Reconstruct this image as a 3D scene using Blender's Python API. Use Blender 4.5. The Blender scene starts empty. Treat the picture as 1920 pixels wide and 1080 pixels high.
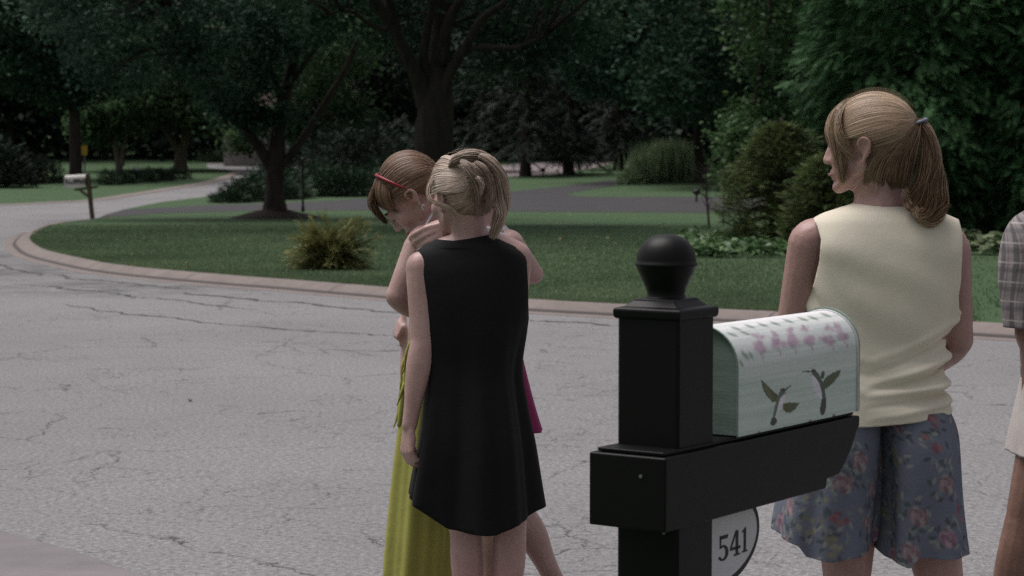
import bpy, math, random
import numpy as np
from mathutils import Vector, Matrix, geometry
random.seed(7)
R = math.radians
SC = bpy.context.scene
COL = SC.collection
# ------------------------------------------------------------------ camera model
F = 4000.0                      # focal length in pixels of the 1920 px wide photograph (75 mm)
CAMZ = 1.5
TILT = math.atan(240 / F)
CT, ST = math.cos(TILT), math.sin(TILT)

def ray(px, py):
    u = (px - 960) / F
    v = -(py - 540) / F
    return u, CT + ST * v, -ST + CT * v

def P(px, py, Y):
    a, b, c = ray(px, py)
    k = Y / b
    return np.array((a * k, Y, CAMZ + c * k))

def T(y):                       # the land rises gently beyond the driveway
    if y < 54: return 0.0
    if y < 120: return 0.000275 * (y - 54) ** 2
    return 1.198 + 0.0363 * (y - 120)

def LZ(y):                      # lawn level: a kerb's height above the street in front, almost flush far back
    t = min(1, max(0, (52 - y) / 10.0))
    t = t * t * (3 - 2 * t)
    return T(y) + 0.03 + 0.07 * t

def G(px, py, hz=T):
    a, b, c = ray(px, py)
    y, prev = 3.0, 3.0
    while y < 320:
        if CAMZ + c * y / b - hz(y) <= 0:
            lo, hi = prev, y
            for _ in range(30):
                m = (lo + hi) / 2
                if CAMZ + c * m / b - hz(m) > 0: lo = m
                else: hi = m
            return np.array((a * hi / b, hi, hz(hi)))
        prev = y; y += 0.5
    return np.array((a * 320 / b, 320, hz(320)))
GL = lambda px, py: G(px, py, LZ)

# ------------------------------------------------------------------ object helpers
def wloc(o):
    v = Vector((0, 0, 0))
    while o is not None:
        v += o.location; o = o.parent
    return v

def mk(name, verts, faces, mat, parent=None, smooth=False, attr=None, uv=None, col=None):
    """ONE mesh object; verts in world space, faces an array (n,3)/(n,4) or a list of mixed faces"""
    verts = np.asarray(verts, dtype=np.float64).reshape(-1, 3)
    if parent is not None:
        verts = verts - np.array(wloc(parent))
    me = bpy.data.meshes.new(name)
    if isinstance(faces, np.ndarray):
        n, k = faces.shape
        me.vertices.add(len(verts)); me.vertices.foreach_set('co', verts.astype(np.float32).ravel())
        me.loops.add(n * k); me.loops.foreach_set('vertex_index', faces.astype(np.int32).ravel())
        me.polygons.add(n)
        me.polygons.foreach_set('loop_start', (np.arange(n) * k).astype(np.int32))
        me.polygons.foreach_set('loop_total', np.full(n, k, dtype=np.int32))
        me.update(calc_edges=True)
    else:
        me.from_pydata([tuple(v) for v in verts], [], [tuple(int(i) for i in f) for f in faces])
    if attr is not None:
        a = me.attributes.new('rnd', 'FLOAT', 'POINT'); a.data.foreach_set('value', np.asarray(attr, dtype=np.float32))
    if uv is not None:
        l = me.uv_layers.new(name='UVMap')
        vi = np.zeros(len(me.loops), dtype=np.int32); me.loops.foreach_get('vertex_index', vi)
        l.data.foreach_set('uv', np.asarray(uv, dtype=np.float32)[vi].ravel())
    if col is not None:
        c = me.color_attributes.new('paint', 'FLOAT_COLOR', 'POINT')
        cc = np.ones((len(verts), 4), dtype=np.float32); cc[:, :3] = col
        c.data.foreach_set('color', cc.ravel())
    if smooth:
        me.polygons.foreach_set('use_smooth', np.ones(len(me.polygons), dtype=bool))
    me.validate()
    if mat: me.materials.append(mat)
    o = bpy.data.objects.new(name, me); COL.objects.link(o)
    if parent is not None: o.parent = parent
    return o

def thing(name, label, cat, loc, group=None):
    o = bpy.data.objects.new(name, None); COL.objects.link(o)
    o.empty_display_size = 0.1
    o.location = Vector(loc); o['label'] = label; o['category'] = cat
    if group: o['group'] = group
    return o

def tag(o, label=None, cat=None, group=None, kind=None):
    for k, v in (('label', label), ('category', cat), ('group', group), ('kind', kind)):
        if v: o[k] = v
    return o

class MB:
    """collects shapes (quads / triangles / n-gons) into one mesh"""
    def __init__(s): s.v = []; s.f = []; s.n = 0
    def add(s, v, f):
        v = np.asarray(v, dtype=float).reshape(-1, 3)
        s.v.append(v); s.f += [tuple(int(i) + s.n for i in q) for q in f]; s.n += len(v)
        return s
    def build(s, name, mat, parent=None, smooth=False, bevel=0, **k):
        o = mk(name, np.vstack(s.v), s.f, mat, parent, smooth, **k)
        if bevel:
            m = o.modifiers.new('bevel', 'BEVEL'); m.width = bevel; m.segments = 3; m.limit_method = 'ANGLE'; m.angle_limit = R(35)
        return o

def catmull(pts, per=6):
    p = np.asarray(pts, dtype=float); out = []
    n = len(p)
    for i in range(n - 1):
        p0 = p[max(i - 1, 0)]; p1 = p[i]; p2 = p[i + 1]; p3 = p[min(i + 2, n - 1)]
        for k in range(per):
            t = k / per
            out.append(0.5 * ((2 * p1) + (-p0 + p2) * t + (2 * p0 - 5 * p1 + 4 * p2 - p3) * t * t + (-p0 + 3 * p1 - 3 * p2 + p3) * t ** 3))
    out.append(p[-1])
    return np.array(out)

def frames(pts):
    p = np.asarray(pts, dtype=float)
    t = np.gradient(p, axis=0); t /= np.linalg.norm(t, axis=1, keepdims=True) + 1e-9
    ref = np.array((0.31, 0.87, 0.12)) if abs(t[0][2]) > .6 else np.array((0.05, 0.1, 1.0))
    a = np.cross(t, ref); a /= np.linalg.norm(a, axis=1, keepdims=True) + 1e-9
    b = np.cross(t, a)
    return t, a, b

def tube(mb, pts, rad, seg=8, per=4, wob=0.0, cap=True):
    q = np.column_stack([np.asarray(pts, dtype=float), np.asarray(rad, dtype=float)])
    q = catmull(q, per) if per > 1 else q
    p, r = q[:, :3], np.maximum(q[:, 3], 1e-4)
    t, a, b = frames(p)
    th = np.linspace(0, 2 * math.pi, seg, endpoint=False)
    w = 1 + wob * np.random.default_rng(len(p)).normal(size=(len(p), seg))
    ring = p[:, None] + (np.cos(th)[None, :, None] * a[:, None] + np.sin(th)[None, :, None] * b[:, None]) * (r[:, None] * w)[..., None]
    n = len(p); f = []
    for i in range(n - 1):
        for j in range(seg):
            f.append((i * seg + j, i * seg + (j + 1) % seg, (i + 1) * seg + (j + 1) % seg, (i + 1) * seg + j))
    if cap:
        f.append(tuple(range(seg))[::-1]); f.append(tuple((n - 1) * seg + j for j in range(seg)))
    mb.add(ring.reshape(-1, 3), f)
    return mb

def box(mb, o, ax, ay, az):
    """box from corner o spanned by three vectors"""
    o, ax, ay, az = (np.asarray(k, dtype=float) for k in (o, ax, ay, az))
    v = [o, o + ax, o + ax + ay, o + ay]; v += [k + az for k in v]
    mb.add(v, [(3, 2, 1, 0), (4, 5, 6, 7), (0, 1, 5, 4), (1, 2, 6, 5), (2, 3, 7, 6), (3, 0, 4, 7)])
    return mb

def prism(mb, poly, o, u, v, w):
    """polygon in the plane (o,u,v), extruded by vector w"""
    o, u, v, w = (np.asarray(k, dtype=float) for k in (o, u, v, w))
    a = np.array([o + u * x + v * y for x, y in poly]); n = len(a)
    f = [tuple(range(n))[::-1], tuple(range(n, 2 * n))] + [(i, (i + 1) % n, n + (i + 1) % n, n + i) for i in range(n)]
    mb.add(np.vstack([a, a + w]), f)
    return mb

def lathe(mb, prof, c, seg=32):
    c = np.asarray(c, dtype=float); th = np.linspace(0, 2 * math.pi, seg, endpoint=False)
    v = [c + np.array((r * math.cos(t), r * math.sin(t), z)) for r, z in prof for t in th]
    f = [(i * seg + j, i * seg + (j + 1) % seg, (i + 1) * seg + (j + 1) % seg, (i + 1) * seg + j) for i in range(len(prof) - 1) for j in range(seg)]
    f.append(tuple(range(seg))[::-1]); f.append(tuple((len(prof) - 1) * seg + j for j in range(seg)))
    mb.add(v, f)
    return mb

# ------------------------------------------------------------------ materials
def nodes(name):
    m = bpy.data.materials.new(name); m.use_nodes = True
    nt = m.node_tree
    b = nt.nodes['Principled BSDF']
    return m, nt, b

def N(nt, t, **k):
    n = nt.nodes.new(t)
    for a, v in k.items():
        if a in n.inputs.keys() if hasattr(n.inputs, 'keys') else False: n.inputs[a].default_value = v
        else: setattr(n, a, v)
    return n

def ramp(nt, fac, stops):
    r = nt.nodes.new('ShaderNodeValToRGB')
    while len(r.color_ramp.elements) < len(stops): r.color_ramp.elements.new(0.5)
    for e, (p, c) in zip(r.color_ramp.elements, stops):
        e.position = p; e.color = (*c, 1) if len(c) == 3 else c
    nt.links.new(fac, r.inputs['Fac'])
    return r.outputs['Color']

def noise(nt, scale, detail=4, rough=.6, coord='Object', vec=None, stretch=None, dist=0):
    n = nt.nodes.new('ShaderNodeTexNoise')
    n.inputs['Scale'].default_value = scale; n.inputs['Detail'].default_value = detail
    n.inputs['Roughness'].default_value = rough; n.inputs['Distortion'].default_value = dist
    if vec is None:
        tc = nt.nodes.new('ShaderNodeTexCoord'); vec = tc.outputs[coord]
    if stretch:
        mp = nt.nodes.new('ShaderNodeMapping'); mp.inputs['Scale'].default_value = stretch
        nt.links.new(vec, mp.inputs['Vector']); vec = mp.outputs['Vector']
    nt.links.new(vec, n.inputs['Vector'])
    return n.outputs['Fac']

def mixc(nt, fac, a, b, mode='MIX'):
    m = nt.nodes.new('ShaderNodeMix'); m.data_type = 'RGBA'; m.blend_type = mode
    for sock, v in ((m.inputs[0], fac), (m.inputs[6], a), (m.inputs[7], b)):
        if hasattr(v, 'links'): nt.links.new(v, sock)
        elif isinstance(v, (int, float)): sock.default_value = v
        else: sock.default_value = (*v, 1)
    return m.outputs[2]

def math_(nt, op, a, b=0.0, c=None):
    m = nt.nodes.new('ShaderNodeMath'); m.operation = op
    for s, v in zip(m.inputs, (a, b, c)):
        if v is None: continue
        if hasattr(v, 'links'): nt.links.new(v, s)
        else: s.default_value = v
    return m.outputs[0]

def bump(nt, b, h, strength=.3, dist=.01):
    n = nt.nodes.new('ShaderNodeBump'); n.inputs['Strength'].default_value = strength; n.inputs['Distance'].default_value = dist
    nt.links.new(h, n.inputs['Height']); nt.links.new(n.outputs['Normal'], b.inputs['Normal'])

def simple(name, c1, c2=None, scale=20, rough=.7, bs=.2, bd=.004, bscale=None, stretch=None, spec=.3, metal=0, detail=5):
    m, nt, b = nodes(name)
    c2 = c2 or tuple(k * .75 for k in c1)
    f = noise(nt, scale, detail, stretch=stretch)
    nt.links.new(ramp(nt, f, [(.32, c2), (.68, c1)]), b.inputs['Base Color'])
    b.inputs['Roughness'].default_value = rough; b.inputs['Specular IOR Level'].default_value = spec; b.inputs['Metallic'].default_value = metal
    if bs: bump(nt, b, noise(nt, bscale or scale * 4, 4, stretch=stretch), bs, bd)
    return m

def foliage(name, dark, light, tip=None, rough=.5, trans=.25, spec=.35, clump=.9):
    """leaves: colour varies leaf by leaf ('rnd') and softly from branch to branch"""
    m, nt, b = nodes(name)
    at = nt.nodes.new('ShaderNodeAttribute'); at.attribute_name = 'rnd'
    f = noise(nt, clump, 3)
    s = math_(nt, 'ADD', math_(nt, 'MULTIPLY', at.outputs['Fac'], .42), math_(nt, 'MULTIPLY', ramp(nt, f, [(.3, (0, 0, 0)), (.7, (1, 1, 1))]), .55))
    stops = [(.2, dark), (.75, light)]
    if tip: stops.append((.98, tip))
    c = ramp(nt, s, stops)
    nt.links.new(c, b.inputs['Base Color'])
    b.inputs['Roughness'].default_value = rough; b.inputs['Specular IOR Level'].default_value = spec
    tr = nt.nodes.new('ShaderNodeBsdfTranslucent'); nt.links.new(c, tr.inputs['Color'])
    mx = nt.nodes.new('ShaderNodeMixShader'); mx.inputs[0].default_value = trans
    nt.links.new(b.outputs[0], mx.inputs[1]); nt.links.new(tr.outputs[0], mx.inputs[2])
    nt.links.new(mx.outputs[0], nt.nodes['Material Output'].inputs['Surface'])
    return m

M = {}
M['bark'] = simple('bark', (.05, .038, .029), (.02, .016, .013), 6, .9, .9, .03, 14, (1, 1, .22))
M['bark_light'] = simple('bark_light', (.04, .034, .026), (.016, .014, .011), 7, .9, .9, .03, 16, (1, 1, .2))
M['mulch'] = simple('mulch', (.035, .024, .018), (.014, .01, .008), 12, 1, .8, .03)
M['maple'] = foliage('maple_leaf', (.016, .042, .026), (.066, .128, .08), (.13, .18, .10), .6, .25, .15, .55)
M['oak'] = foliage('oak_leaf', (.011, .03, .017), (.043, .092, .05), (.09, .14, .06), .6, .25, .12, .55)
M['fresh'] = foliage('fresh_leaf', (.03, .07, .025), (.085, .16, .06), (.16, .2, .07), .55, .35, .25)
M['lit_leaf'] = foliage('lit_leaf', (.03, .065, .03), (.10, .165, .075), (.2, .24, .1), .6, .35, .2, .5)
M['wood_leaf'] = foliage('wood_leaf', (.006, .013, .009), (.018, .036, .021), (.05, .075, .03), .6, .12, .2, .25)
M['spruce'] = foliage('spruce_needle', (.008, .017, .013), (.024, .042, .03), None, .6, .08, .2)
M['hemlock'] = foliage('hemlock_needle', (.03, .08, .034), (.105, .215, .09), (.18, .28, .13), .6, .25, .15, 1.6)
M['yew'] = foliage('yew_needle', (.04, .065, .026), (.15, .195, .072), (.26, .29, .12), .6, .2, .2, 2.5)
M['juniper'] = foliage('juniper_needle', (.01, .025, .013), (.03, .065, .03), (.05, .09, .035), .6, .12, .2, 1.2)
M['golden'] = foliage('golden_juniper', (.065, .08, .03), (.29, .285, .11), (.48, .45, .22), .6, .2, .2, 5)
M['hosta'] = foliage('hosta_leaf', (.045, .095, .035), (.14, .235, .10), (.22, .31, .15), .45, .25, .4, 3)
M['variegated'] = foliage('variegated_leaf', (.06, .11, .05), (.3, .34, .2), (.55, .55, .4), .5, .25, .3, 6)
M['reed'] = foliage('reed_leaf', (.16, .24, .12), (.40, .50, .30), (.52, .58, .40), .5, .3, .3, 2)
M['twig'] = simple('twig', (.09, .075, .06), (.04, .033, .026), 30, .9, .3)
M['black_metal'] = simple('black_metal', (.012, .012, .013), (.008, .008, .008), 20, .45, .1, .001)
# ================================================================== THE SETTING
def sheet(name, poly, hz, mat, grid=3.0, kind='structure'):
    """flat ground sheet inside a polygon, following the land"""
    poly = [np.array(p[:2], dtype=float) for p in poly]
    x0, y0 = np.min(poly, axis=0); x1, y1 = np.max(poly, axis=0)
    pa = np.array(poly)
    gx, gy = np.meshgrid(np.arange(x0 + grid / 2, x1, grid), np.arange(y0 + grid / 2, y1, grid))
    q = np.column_stack([gx.ravel(), gy.ravel()])
    ins = np.zeros(len(q), bool)
    for i in range(len(pa)):
        a, b = pa[i], pa[(i + 1) % len(pa)]
        c = ((a[1] > q[:, 1]) != (b[1] > q[:, 1])) & (q[:, 0] < (b[0] - a[0]) * (q[:, 1] - a[1]) / (b[1] - a[1] + 1e-12) + a[0])
        ins ^= c
    pts = [Vector(p) for p in poly] + [Vector(p) for p in q[ins]]
    n = len(poly)
    r = geometry.delaunay_2d_cdt(pts, [(i, (i + 1) % n) for i in range(n)], [], 1, 1e-5)
    v = [(p.x, p.y, hz(p.y)) for p in r[0]]
    f = []
    for t in r[2]:
        a, b, c = (np.array(v[i][:2]) for i in t[:3])
        s = (b[0] - a[0]) * (c[1] - a[1]) - (b[1] - a[1]) * (c[0] - a[0])
        f.append(t if s > 0 else t[::-1])
    o = mk(name, v, f, mat)
    o['kind'] = kind
    return o

# --- materials of the ground
def asphalt(name, light, dark, crack=True, rough=.9):
    m, nt, b = nodes(name)
    grain = math_(nt, 'ADD', math_(nt, 'MULTIPLY', noise(nt, 38, 2, .6), .55), math_(nt, 'MULTIPLY', noise(nt, 85, 3, .7), .45))
    big = noise(nt, .35, 4, .6, stretch=(1, .6, 1))
    speck = noise(nt, 130, 2, .6)
    c = ramp(nt, grain, [(.34, tuple(k * .52 for k in light)), (.5, light), (.66, tuple(min(1, k * 1.6) for k in light))])
    c = mixc(nt, math_(nt, 'MULTIPLY', ramp(nt, big, [(.4, (0, 0, 0)), (.72, (1, 1, 1))]), .5), c, dark)
    c = mixc(nt, ramp(nt, speck, [(.66, (0, 0, 0)), (.8, (.8, .8, .8))]), c, tuple(min(1, k * 1.8) for k in light))
    c = mixc(nt, ramp(nt, speck, [(.22, (.75, .75, .75)), (.34, (0, 0, 0))]), c, tuple(k * .35 for k in dark))
    if crack:
        tc = nt.nodes.new('ShaderNodeTexCoord')
        nz = nt.nodes.new('ShaderNodeTexNoise'); nz.inputs['Scale'].default_value = 2.2; nz.inputs['Detail'].default_value = 7; nz.inputs['Roughness'].default_value = .7
        nt.links.new(tc.outputs['Object'], nz.inputs['Vector'])
        off = nt.nodes.new('ShaderNodeVectorMath'); off.operation = 'MULTIPLY_ADD'
        nt.links.new(nz.outputs['Color'], off.inputs[0]); off.inputs[1].default_value = (.42, .42, 0); nt.links.new(tc.outputs['Object'], off.inputs[2])
        for sc, w, lo, hi, ns in ((.62, .0045, .46, .54, .23), (1.5, .0075, .49, .58, .4), (3.6, .015, .49, .58, .55), (7.5, .022, .56, .63, .7)):
            vo = nt.nodes.new('ShaderNodeTexVoronoi'); vo.feature = 'DISTANCE_TO_EDGE'; vo.inputs['Scale'].default_value = sc
            nt.links.new(off.outputs[0], vo.inputs['Vector'])
            line = ramp(nt, vo.outputs['Distance'], [(0, (1, 1, 1)), (w, (0, 0, 0))])
            mask = ramp(nt, noise(nt, ns, 5, .7), [(lo, (0, 0, 0)), (hi, (1, 1, 1))])
            c = mixc(nt, mixc(nt, 1, line, mask, 'MULTIPLY'), c, tuple(k * .22 for k in dark))
    if crack:
        for (cx, cy), rad in (((-6.9, 29.3), 3.2), ((-4.6, 25.2), 2.2), ((-8.6, 33.5), 2.0)):
            ds = nt.nodes.new('ShaderNodeVectorMath'); ds.operation = 'DISTANCE'; nt.links.new(off.outputs[0], ds.inputs[0]); ds.inputs[1].default_value = (cx + .21, cy + .21, 0)
            w_ = mixc(nt, 1, ramp(nt, math_(nt, 'DIVIDE', ds.outputs['Value'], rad), [(.25, (1, 1, 1)), (1, (0, 0, 0))]), ramp(nt, noise(nt, 1.6, 6, .7), [(.4, (0, 0, 0)), (.62, (1, 1, 1))]), 'MULTIPLY')
            c = mixc(nt, math_(nt, 'MULTIPLY', w_, .8), c, tuple(k * .45 for k in dark))
    nt.links.new(c, b.inputs['Base Color'])
    b.inputs['Roughness'].default_value = rough; b.inputs['Specular IOR Level'].default_value = .25
    bump(nt, b, grain, .8, .01)
    return m

M['street'] = asphalt('street_asphalt', (.214, .208, .213), (.14, .136, .140))
M['drive'] = asphalt('drive_asphalt', (.05, .048, .051), (.038, .036, .039), False)
M['far_drive'] = simple('far_drive', (.30, .25, .25), (.22, .19, .19), 5, .9, .2)

def lawn_mat(name, a, b_, tan):
    m, nt, b = nodes(name)
    f1 = noise(nt, 26, 4, .75); f2 = noise(nt, .7, 4, .6); f3 = noise(nt, 3.2, 3, .6)
    c = ramp(nt, f1, [(.25, b_), (.6, a), (.82, tuple(k * 1.35 for k in a))])
    c = mixc(nt, math_(nt, 'MULTIPLY', ramp(nt, f2, [(.42, (0, 0, 0)), (.68, (1, 1, 1))]), .5), c, tan)
    c = mixc(nt, math_(nt, 'MULTIPLY', ramp(nt, f3, [(.5, (0, 0, 0)), (.75, (1, 1, 1))]), .35), c, b_)
    nt.links.new(c, b.inputs['Base Color'])
    b.inputs['Roughness'].default_value = .95; b.inputs['Specular IOR Level'].default_value = .1
    bump(nt, b, f1, .9, .03)
    return m
M['lawn'] = lawn_mat('lawn_turf', (.072, .118, .06), (.04, .074, .036), (.095, .13, .075))
M['blade'] = foliage('grass_blade', (.09, .135, .072), (.17, .235, .132), (.27, .29, .18), .75, .35, .1, .35)

def concrete(name, c1, c2):
    m, nt, b = nodes(name)
    f = noise(nt, 2.5, 5, .7); g = noise(nt, 70, 3, .7)
    c = ramp(nt, f, [(.3, c2), (.7, c1)])
    c = mixc(nt, math_(nt, 'MULTIPLY', ramp(nt, g, [(.35, (1, 1, 1)), (.6, (0, 0, 0))]), .35), c, tuple(k * .6 for k in c2))
    uvn = nt.nodes.new('ShaderNodeUVMap'); sp = nt.nodes.new('ShaderNodeSeparateXYZ'); nt.links.new(uvn.outputs[0], sp.inputs[0])
    j = math_(nt, 'PINGPONG', sp.outputs[0], 1.55)
    jl = ramp(nt, j, [(0, (1, 1, 1)), (.022, (0, 0, 0))])
    c = mixc(nt, jl, c, tuple(k * .35 for k in c2))
    grv_shade = ramp(nt, math_(nt, 'ABSOLUTE', math_(nt, 'SUBTRACT', sp.outputs[1], .485)), [(.0, (1, 1, 1)), (.05, (.9, .9, .9)), (.075, (0, 0, 0))])  # dark band: groove and grime, plus shading painted in at the face's foot
    c = mixc(nt, grv_shade, c, (.05, .043, .04))
    nt.links.new(c, b.inputs['Base Color']); b.inputs['Roughness'].default_value = .9
    bump(nt, b, g, .4, .004)
    return m
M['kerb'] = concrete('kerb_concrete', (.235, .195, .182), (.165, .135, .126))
M['near_kerb'] = simple('near_kerb', (.215, .195, .2), (.165, .15, .155), 3, .9, .4, .004, 90)

# --- base ground to the horizon
ys = list(np.arange(-60, 54, 12)) + list(np.arange(54, 330, 6))
xs = np.linspace(-260, 260, 27)
gv = [(x, y, T(y) - .03) for y in ys for x in xs]
gf = [(j * 27 + i, j * 27 + i + 1, (j + 1) * 27 + i + 1, (j + 1) * 27 + i) for j in range(len(ys) - 1) for i in range(26)]
tag(mk('ground', gv, gf, M['lawn'], smooth=True), kind='structure')

# --- street
near_line = [(-30, 34), (-14, 20.5), (-8, 14.6), (-4.2, 10.9)] + [tuple(G(a, b)[:2]) for a, b in ((0, 1000), (172, 1050), (255, 1080))] + [(-.4, 6.5), (.45, 5.45), (1.4, 4.35), (2.6, 3.2), (5, 1.4), (12, -2.5)]
near_line = catmull([(x, y, 0) for x, y in near_line], 5)
street = [tuple(p[:2]) for p in near_line] + [(40, -2.5), (40, 60), (30, 124), (-75, 124), (-75, 34)]
sheet('street', street, lambda y: T(y) + .0, M['street'], 4)

# --- lawn islands
kerb_px = [(57, 445), (64, 457), (92, 471), (178, 490), (239, 499), (305, 506), (448, 518), (552, 525.5), (620, 531), (820, 547), (1001, 562), (1152, 570.5), (1342, 580), (1451, 585), (1640, 594), (1828, 605)]
front = [GL(a, b) for a, b in [(175, 411), (111, 418), (75, 429)] + kerb_px]
d = front[-1] - front[-2]
front += [front[-1] + d * k for k in (1, 2.2, 4, 7)]
front = catmull(front, 5)
back = [GL(a, b) for a, b in [(205, 402), (230, 393), (300, 379), (400, 367), (452, 347), (500, 326), (560, 315)]]
lawn_poly = [p[:2] for p in front] + [(40, 12), (60, 60), (60, 132), (10, 132), (-8, 128)] + [p[:2] for p in back[::-1]]
sheet('lawn', lawn_poly, LZ, M['lawn'], 3)
far_px = [(-160, 388), (0, 383), (83, 379), (167, 374), (235, 364), (300, 354), (350, 346.5), (389, 339), (415, 331), (430, 325.5), (440, 321.5), (427, 318), (389, 315)]
far_edge = [GL(a, b) for a, b in far_px]
sheet('far_lawn', [p[:2] for p in far_edge] + [(-19.3, 134), (-40, 135), (-75, 135), (-75, 75), (-40, far_edge[0][1])], LZ, M['lawn'], 4)
dr = [(186, 408.5), (300, 400), (500, 394.5), (700, 395), (960, 397), (1240, 398.5), (1600, 400), (1600, 371), (1240, 369), (1110, 369.5), (1075, 367), (1062, 364), (1075, 360.5), (1100, 357), (1168, 346), (1245, 336), (1238, 326), (1164, 335), (1060, 349), (950, 360), (800, 366), (700, 371), (620, 376.5), (495, 382), (400, 384.5), (300, 390), (230, 394), (200, 402)]
sheet('driveway', [GL(a, b)[:2] for a, b in dr], lambda y: LZ(y) + .006, M['drive'], 3)
fd = [(880, 336), (960, 332), (1040, 327), (1100, 318), (1150, 306), (1130, 300), (1060, 302), (960, 308), (880, 314)]
sheet('far_drive', [GL(a, b)[:2] for a, b in fd], lambda y: LZ(y) + .006, M['far_drive'], 4)

# --- kerbs: a swept profile with a gutter, a groove, a sloping face and a flat top
def kerb(name, line, profile, mat, hz):
    line = np.asarray(line); t = np.gradient(line[:, :2], axis=0); t /= np.linalg.norm(t, axis=1, keepdims=True)
    nrm = np.column_stack([-t[:, 1], t[:, 0]])      # left of travel
    s = np.concatenate([[0], np.cumsum(np.linalg.norm(np.diff(line[:, :2], axis=0), axis=1))])
    v = []; uv = []; n = len(profile)
    for i in range(len(line)):
        for o, z, w in profile:
            x, y = line[i, :2] - nrm[i] * o
            v.append((x, y, hz(y) + z)); uv.append((s[i], w))
    f = [(i * n + j, (i + 1) * n + j, (i + 1) * n + j + 1, i * n + j + 1) for i in range(len(line) - 1) for j in range(n - 1)]
    o = mk(name, v, f, mat, uv=uv)
    o['kind'] = 'structure'
    return o
# travelling along the lawn's edge the street lies on the right-hand side
prof = [(-.06, .106, 0), (.02, .108, .1), (.10, .098, .3), (.18, .068, .36), (.26, .028, .44), (.285, .010, .5), (.30, .013, .54), (.40, .010, .8), (.45, .005, 1), (.46, -.02, 1)]
def street_h(y): return LZ(y) - .1
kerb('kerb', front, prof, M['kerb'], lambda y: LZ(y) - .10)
fe = catmull(far_edge[:11], 4)
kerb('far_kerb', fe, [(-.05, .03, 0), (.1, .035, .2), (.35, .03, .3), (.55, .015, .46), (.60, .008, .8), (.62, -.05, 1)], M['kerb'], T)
nl = near_line[10:]
kerb('near_kerb', nl, [(-.0, -.02, 1), (.0, .012, 1), (.03, .02, .9), (.5, .035, .8), (.62, .11, .7), (.85, .12, .65), (.87, -.02, .65)], M['near_kerb'], T)
verge = [tuple(p[:2]) for p in nl]
tt = np.gradient(nl[:, :2], axis=0); tt /= np.linalg.norm(tt, axis=1, keepdims=True)
inner = nl[:, :2] - np.column_stack([-tt[:, 1], tt[:, 0]]) * .8
sheet('verge', [tuple(p) for p in inner] + [(12, -30), (-40, -30), (-40, 20)], lambda y: .1, M['lawn'], 3)

# --- grass blades standing on the nearer lawn
rng = np.random.default_rng(3)
fr = front[:, :2]
order = np.argsort(fr[:, 0])
def grass(n, ymax, seed):
    g = np.random.default_rng(seed)
    k = np.array([p for p in catmull([GL(a, b) for a, b in kerb_px], 6)])
    ii = g.integers(0, len(k) - 1, n)
    base = k[ii, :2] + (k[np.minimum(ii + 1, len(k) - 1), :2] - k[ii, :2]) * g.random((n, 1))
    depth = g.random(n) ** 1.7 * ymax
    x = base[:, 0] + g.normal(0, .03, n) + depth * g.normal(0, .25, n); y = base[:, 1] + depth + .0
    lp = np.array(lawn_poly); ok = y < 47; ins = np.zeros(n, bool)
    for i in range(len(lp)):
        a_, b_ = lp[i], lp[(i + 1) % len(lp)]
        ins ^= ((a_[1] > y) != (b_[1] > y)) & (x < (b_[0] - a_[0]) * (y - a_[1]) / (b_[1] - a_[1] + 1e-12) + a_[0])
    ok &= ins
    x, y = x[ok], y[ok]; n = len(x)
    z = np.array([LZ(t) for t in y])
    h = g.uniform(.018, .042, n) * (1 + .3 * g.random(n)); w = g.uniform(.004, .009, n) * 1.3
    a = g.uniform(0, 6.28, n); le = g.uniform(0, .045, n); b = g.uniform(0, 6.28, n)
    bx, by = np.cos(a) * w, np.sin(a) * w
    v = np.stack([np.stack([x - bx, y - by, z - .004], 1), np.stack([x + bx, y + by, z - .004], 1), np.stack([x + np.cos(b) * le, y + np.sin(b) * le, z + h], 1)], 1)
    r = np.repeat(g.random(n), 3)
    o = mk('grass', v.reshape(-1, 3), np.arange(n * 3).reshape(-1, 3), M['blade'], attr=r)
    tag(o, 'short mown grass blades along the lawn behind the kerb', 'grass', kind='stuff')
grass(150000, 17, 5)

# --- weathered tar seams running along the street beside the far gutter
def seam_line(off, i0, i1, seed, w0):
    g = np.random.default_rng(seed); k = catmull([GL(a, b) for a, b in kerb_px], 14)[i0:i1, :2]
    t = np.gradient(k, axis=0); t /= np.linalg.norm(t, axis=1, keepdims=True); nr = np.column_stack([t[:, 1], -t[:, 0]])
    n = len(k); wob = np.cumsum(g.normal(0, .045, n)); wob -= np.linspace(0, wob[-1], n)
    c = k + nr * (off + wob)[:, None]; w = (w0 * g.uniform(.25, 1.2, n) * np.clip(np.sin(np.linspace(0, math.pi, n)) * 3, 0, 1))[:, None]
    a, b_ = c - nr * w, c + nr * w
    v = np.stack([np.column_stack([a, np.full(n, .004)]), np.column_stack([b_, np.full(n, .004)])], 1).reshape(-1, 3)
    f = [(2 * i, 2 * i + 2, 2 * i + 3, 2 * i + 1) for i in range(n - 1)]
    tag(mk('road_seam', v, f, M['tar']), kind='structure')
M['tar'] = simple('tar', (.075, .072, .075), (.045, .043, .045), 30, .9, .3)
for off, i0, i1, sd, w0 in ((.95, 30, 92, 1, .03), (1.5, 92, 150, 2, .045), (2.1, 70, 128, 3, .025), (1.1, 150, 205, 4, .035), (3.4, 110, 170, 5, .018)): seam_line(off, i0, i1, sd, w0)
# ================================================================== TREES AND PLANTS
def unit(v): return v / (np.linalg.norm(v, axis=-1, keepdims=True) + 1e-9)

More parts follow.
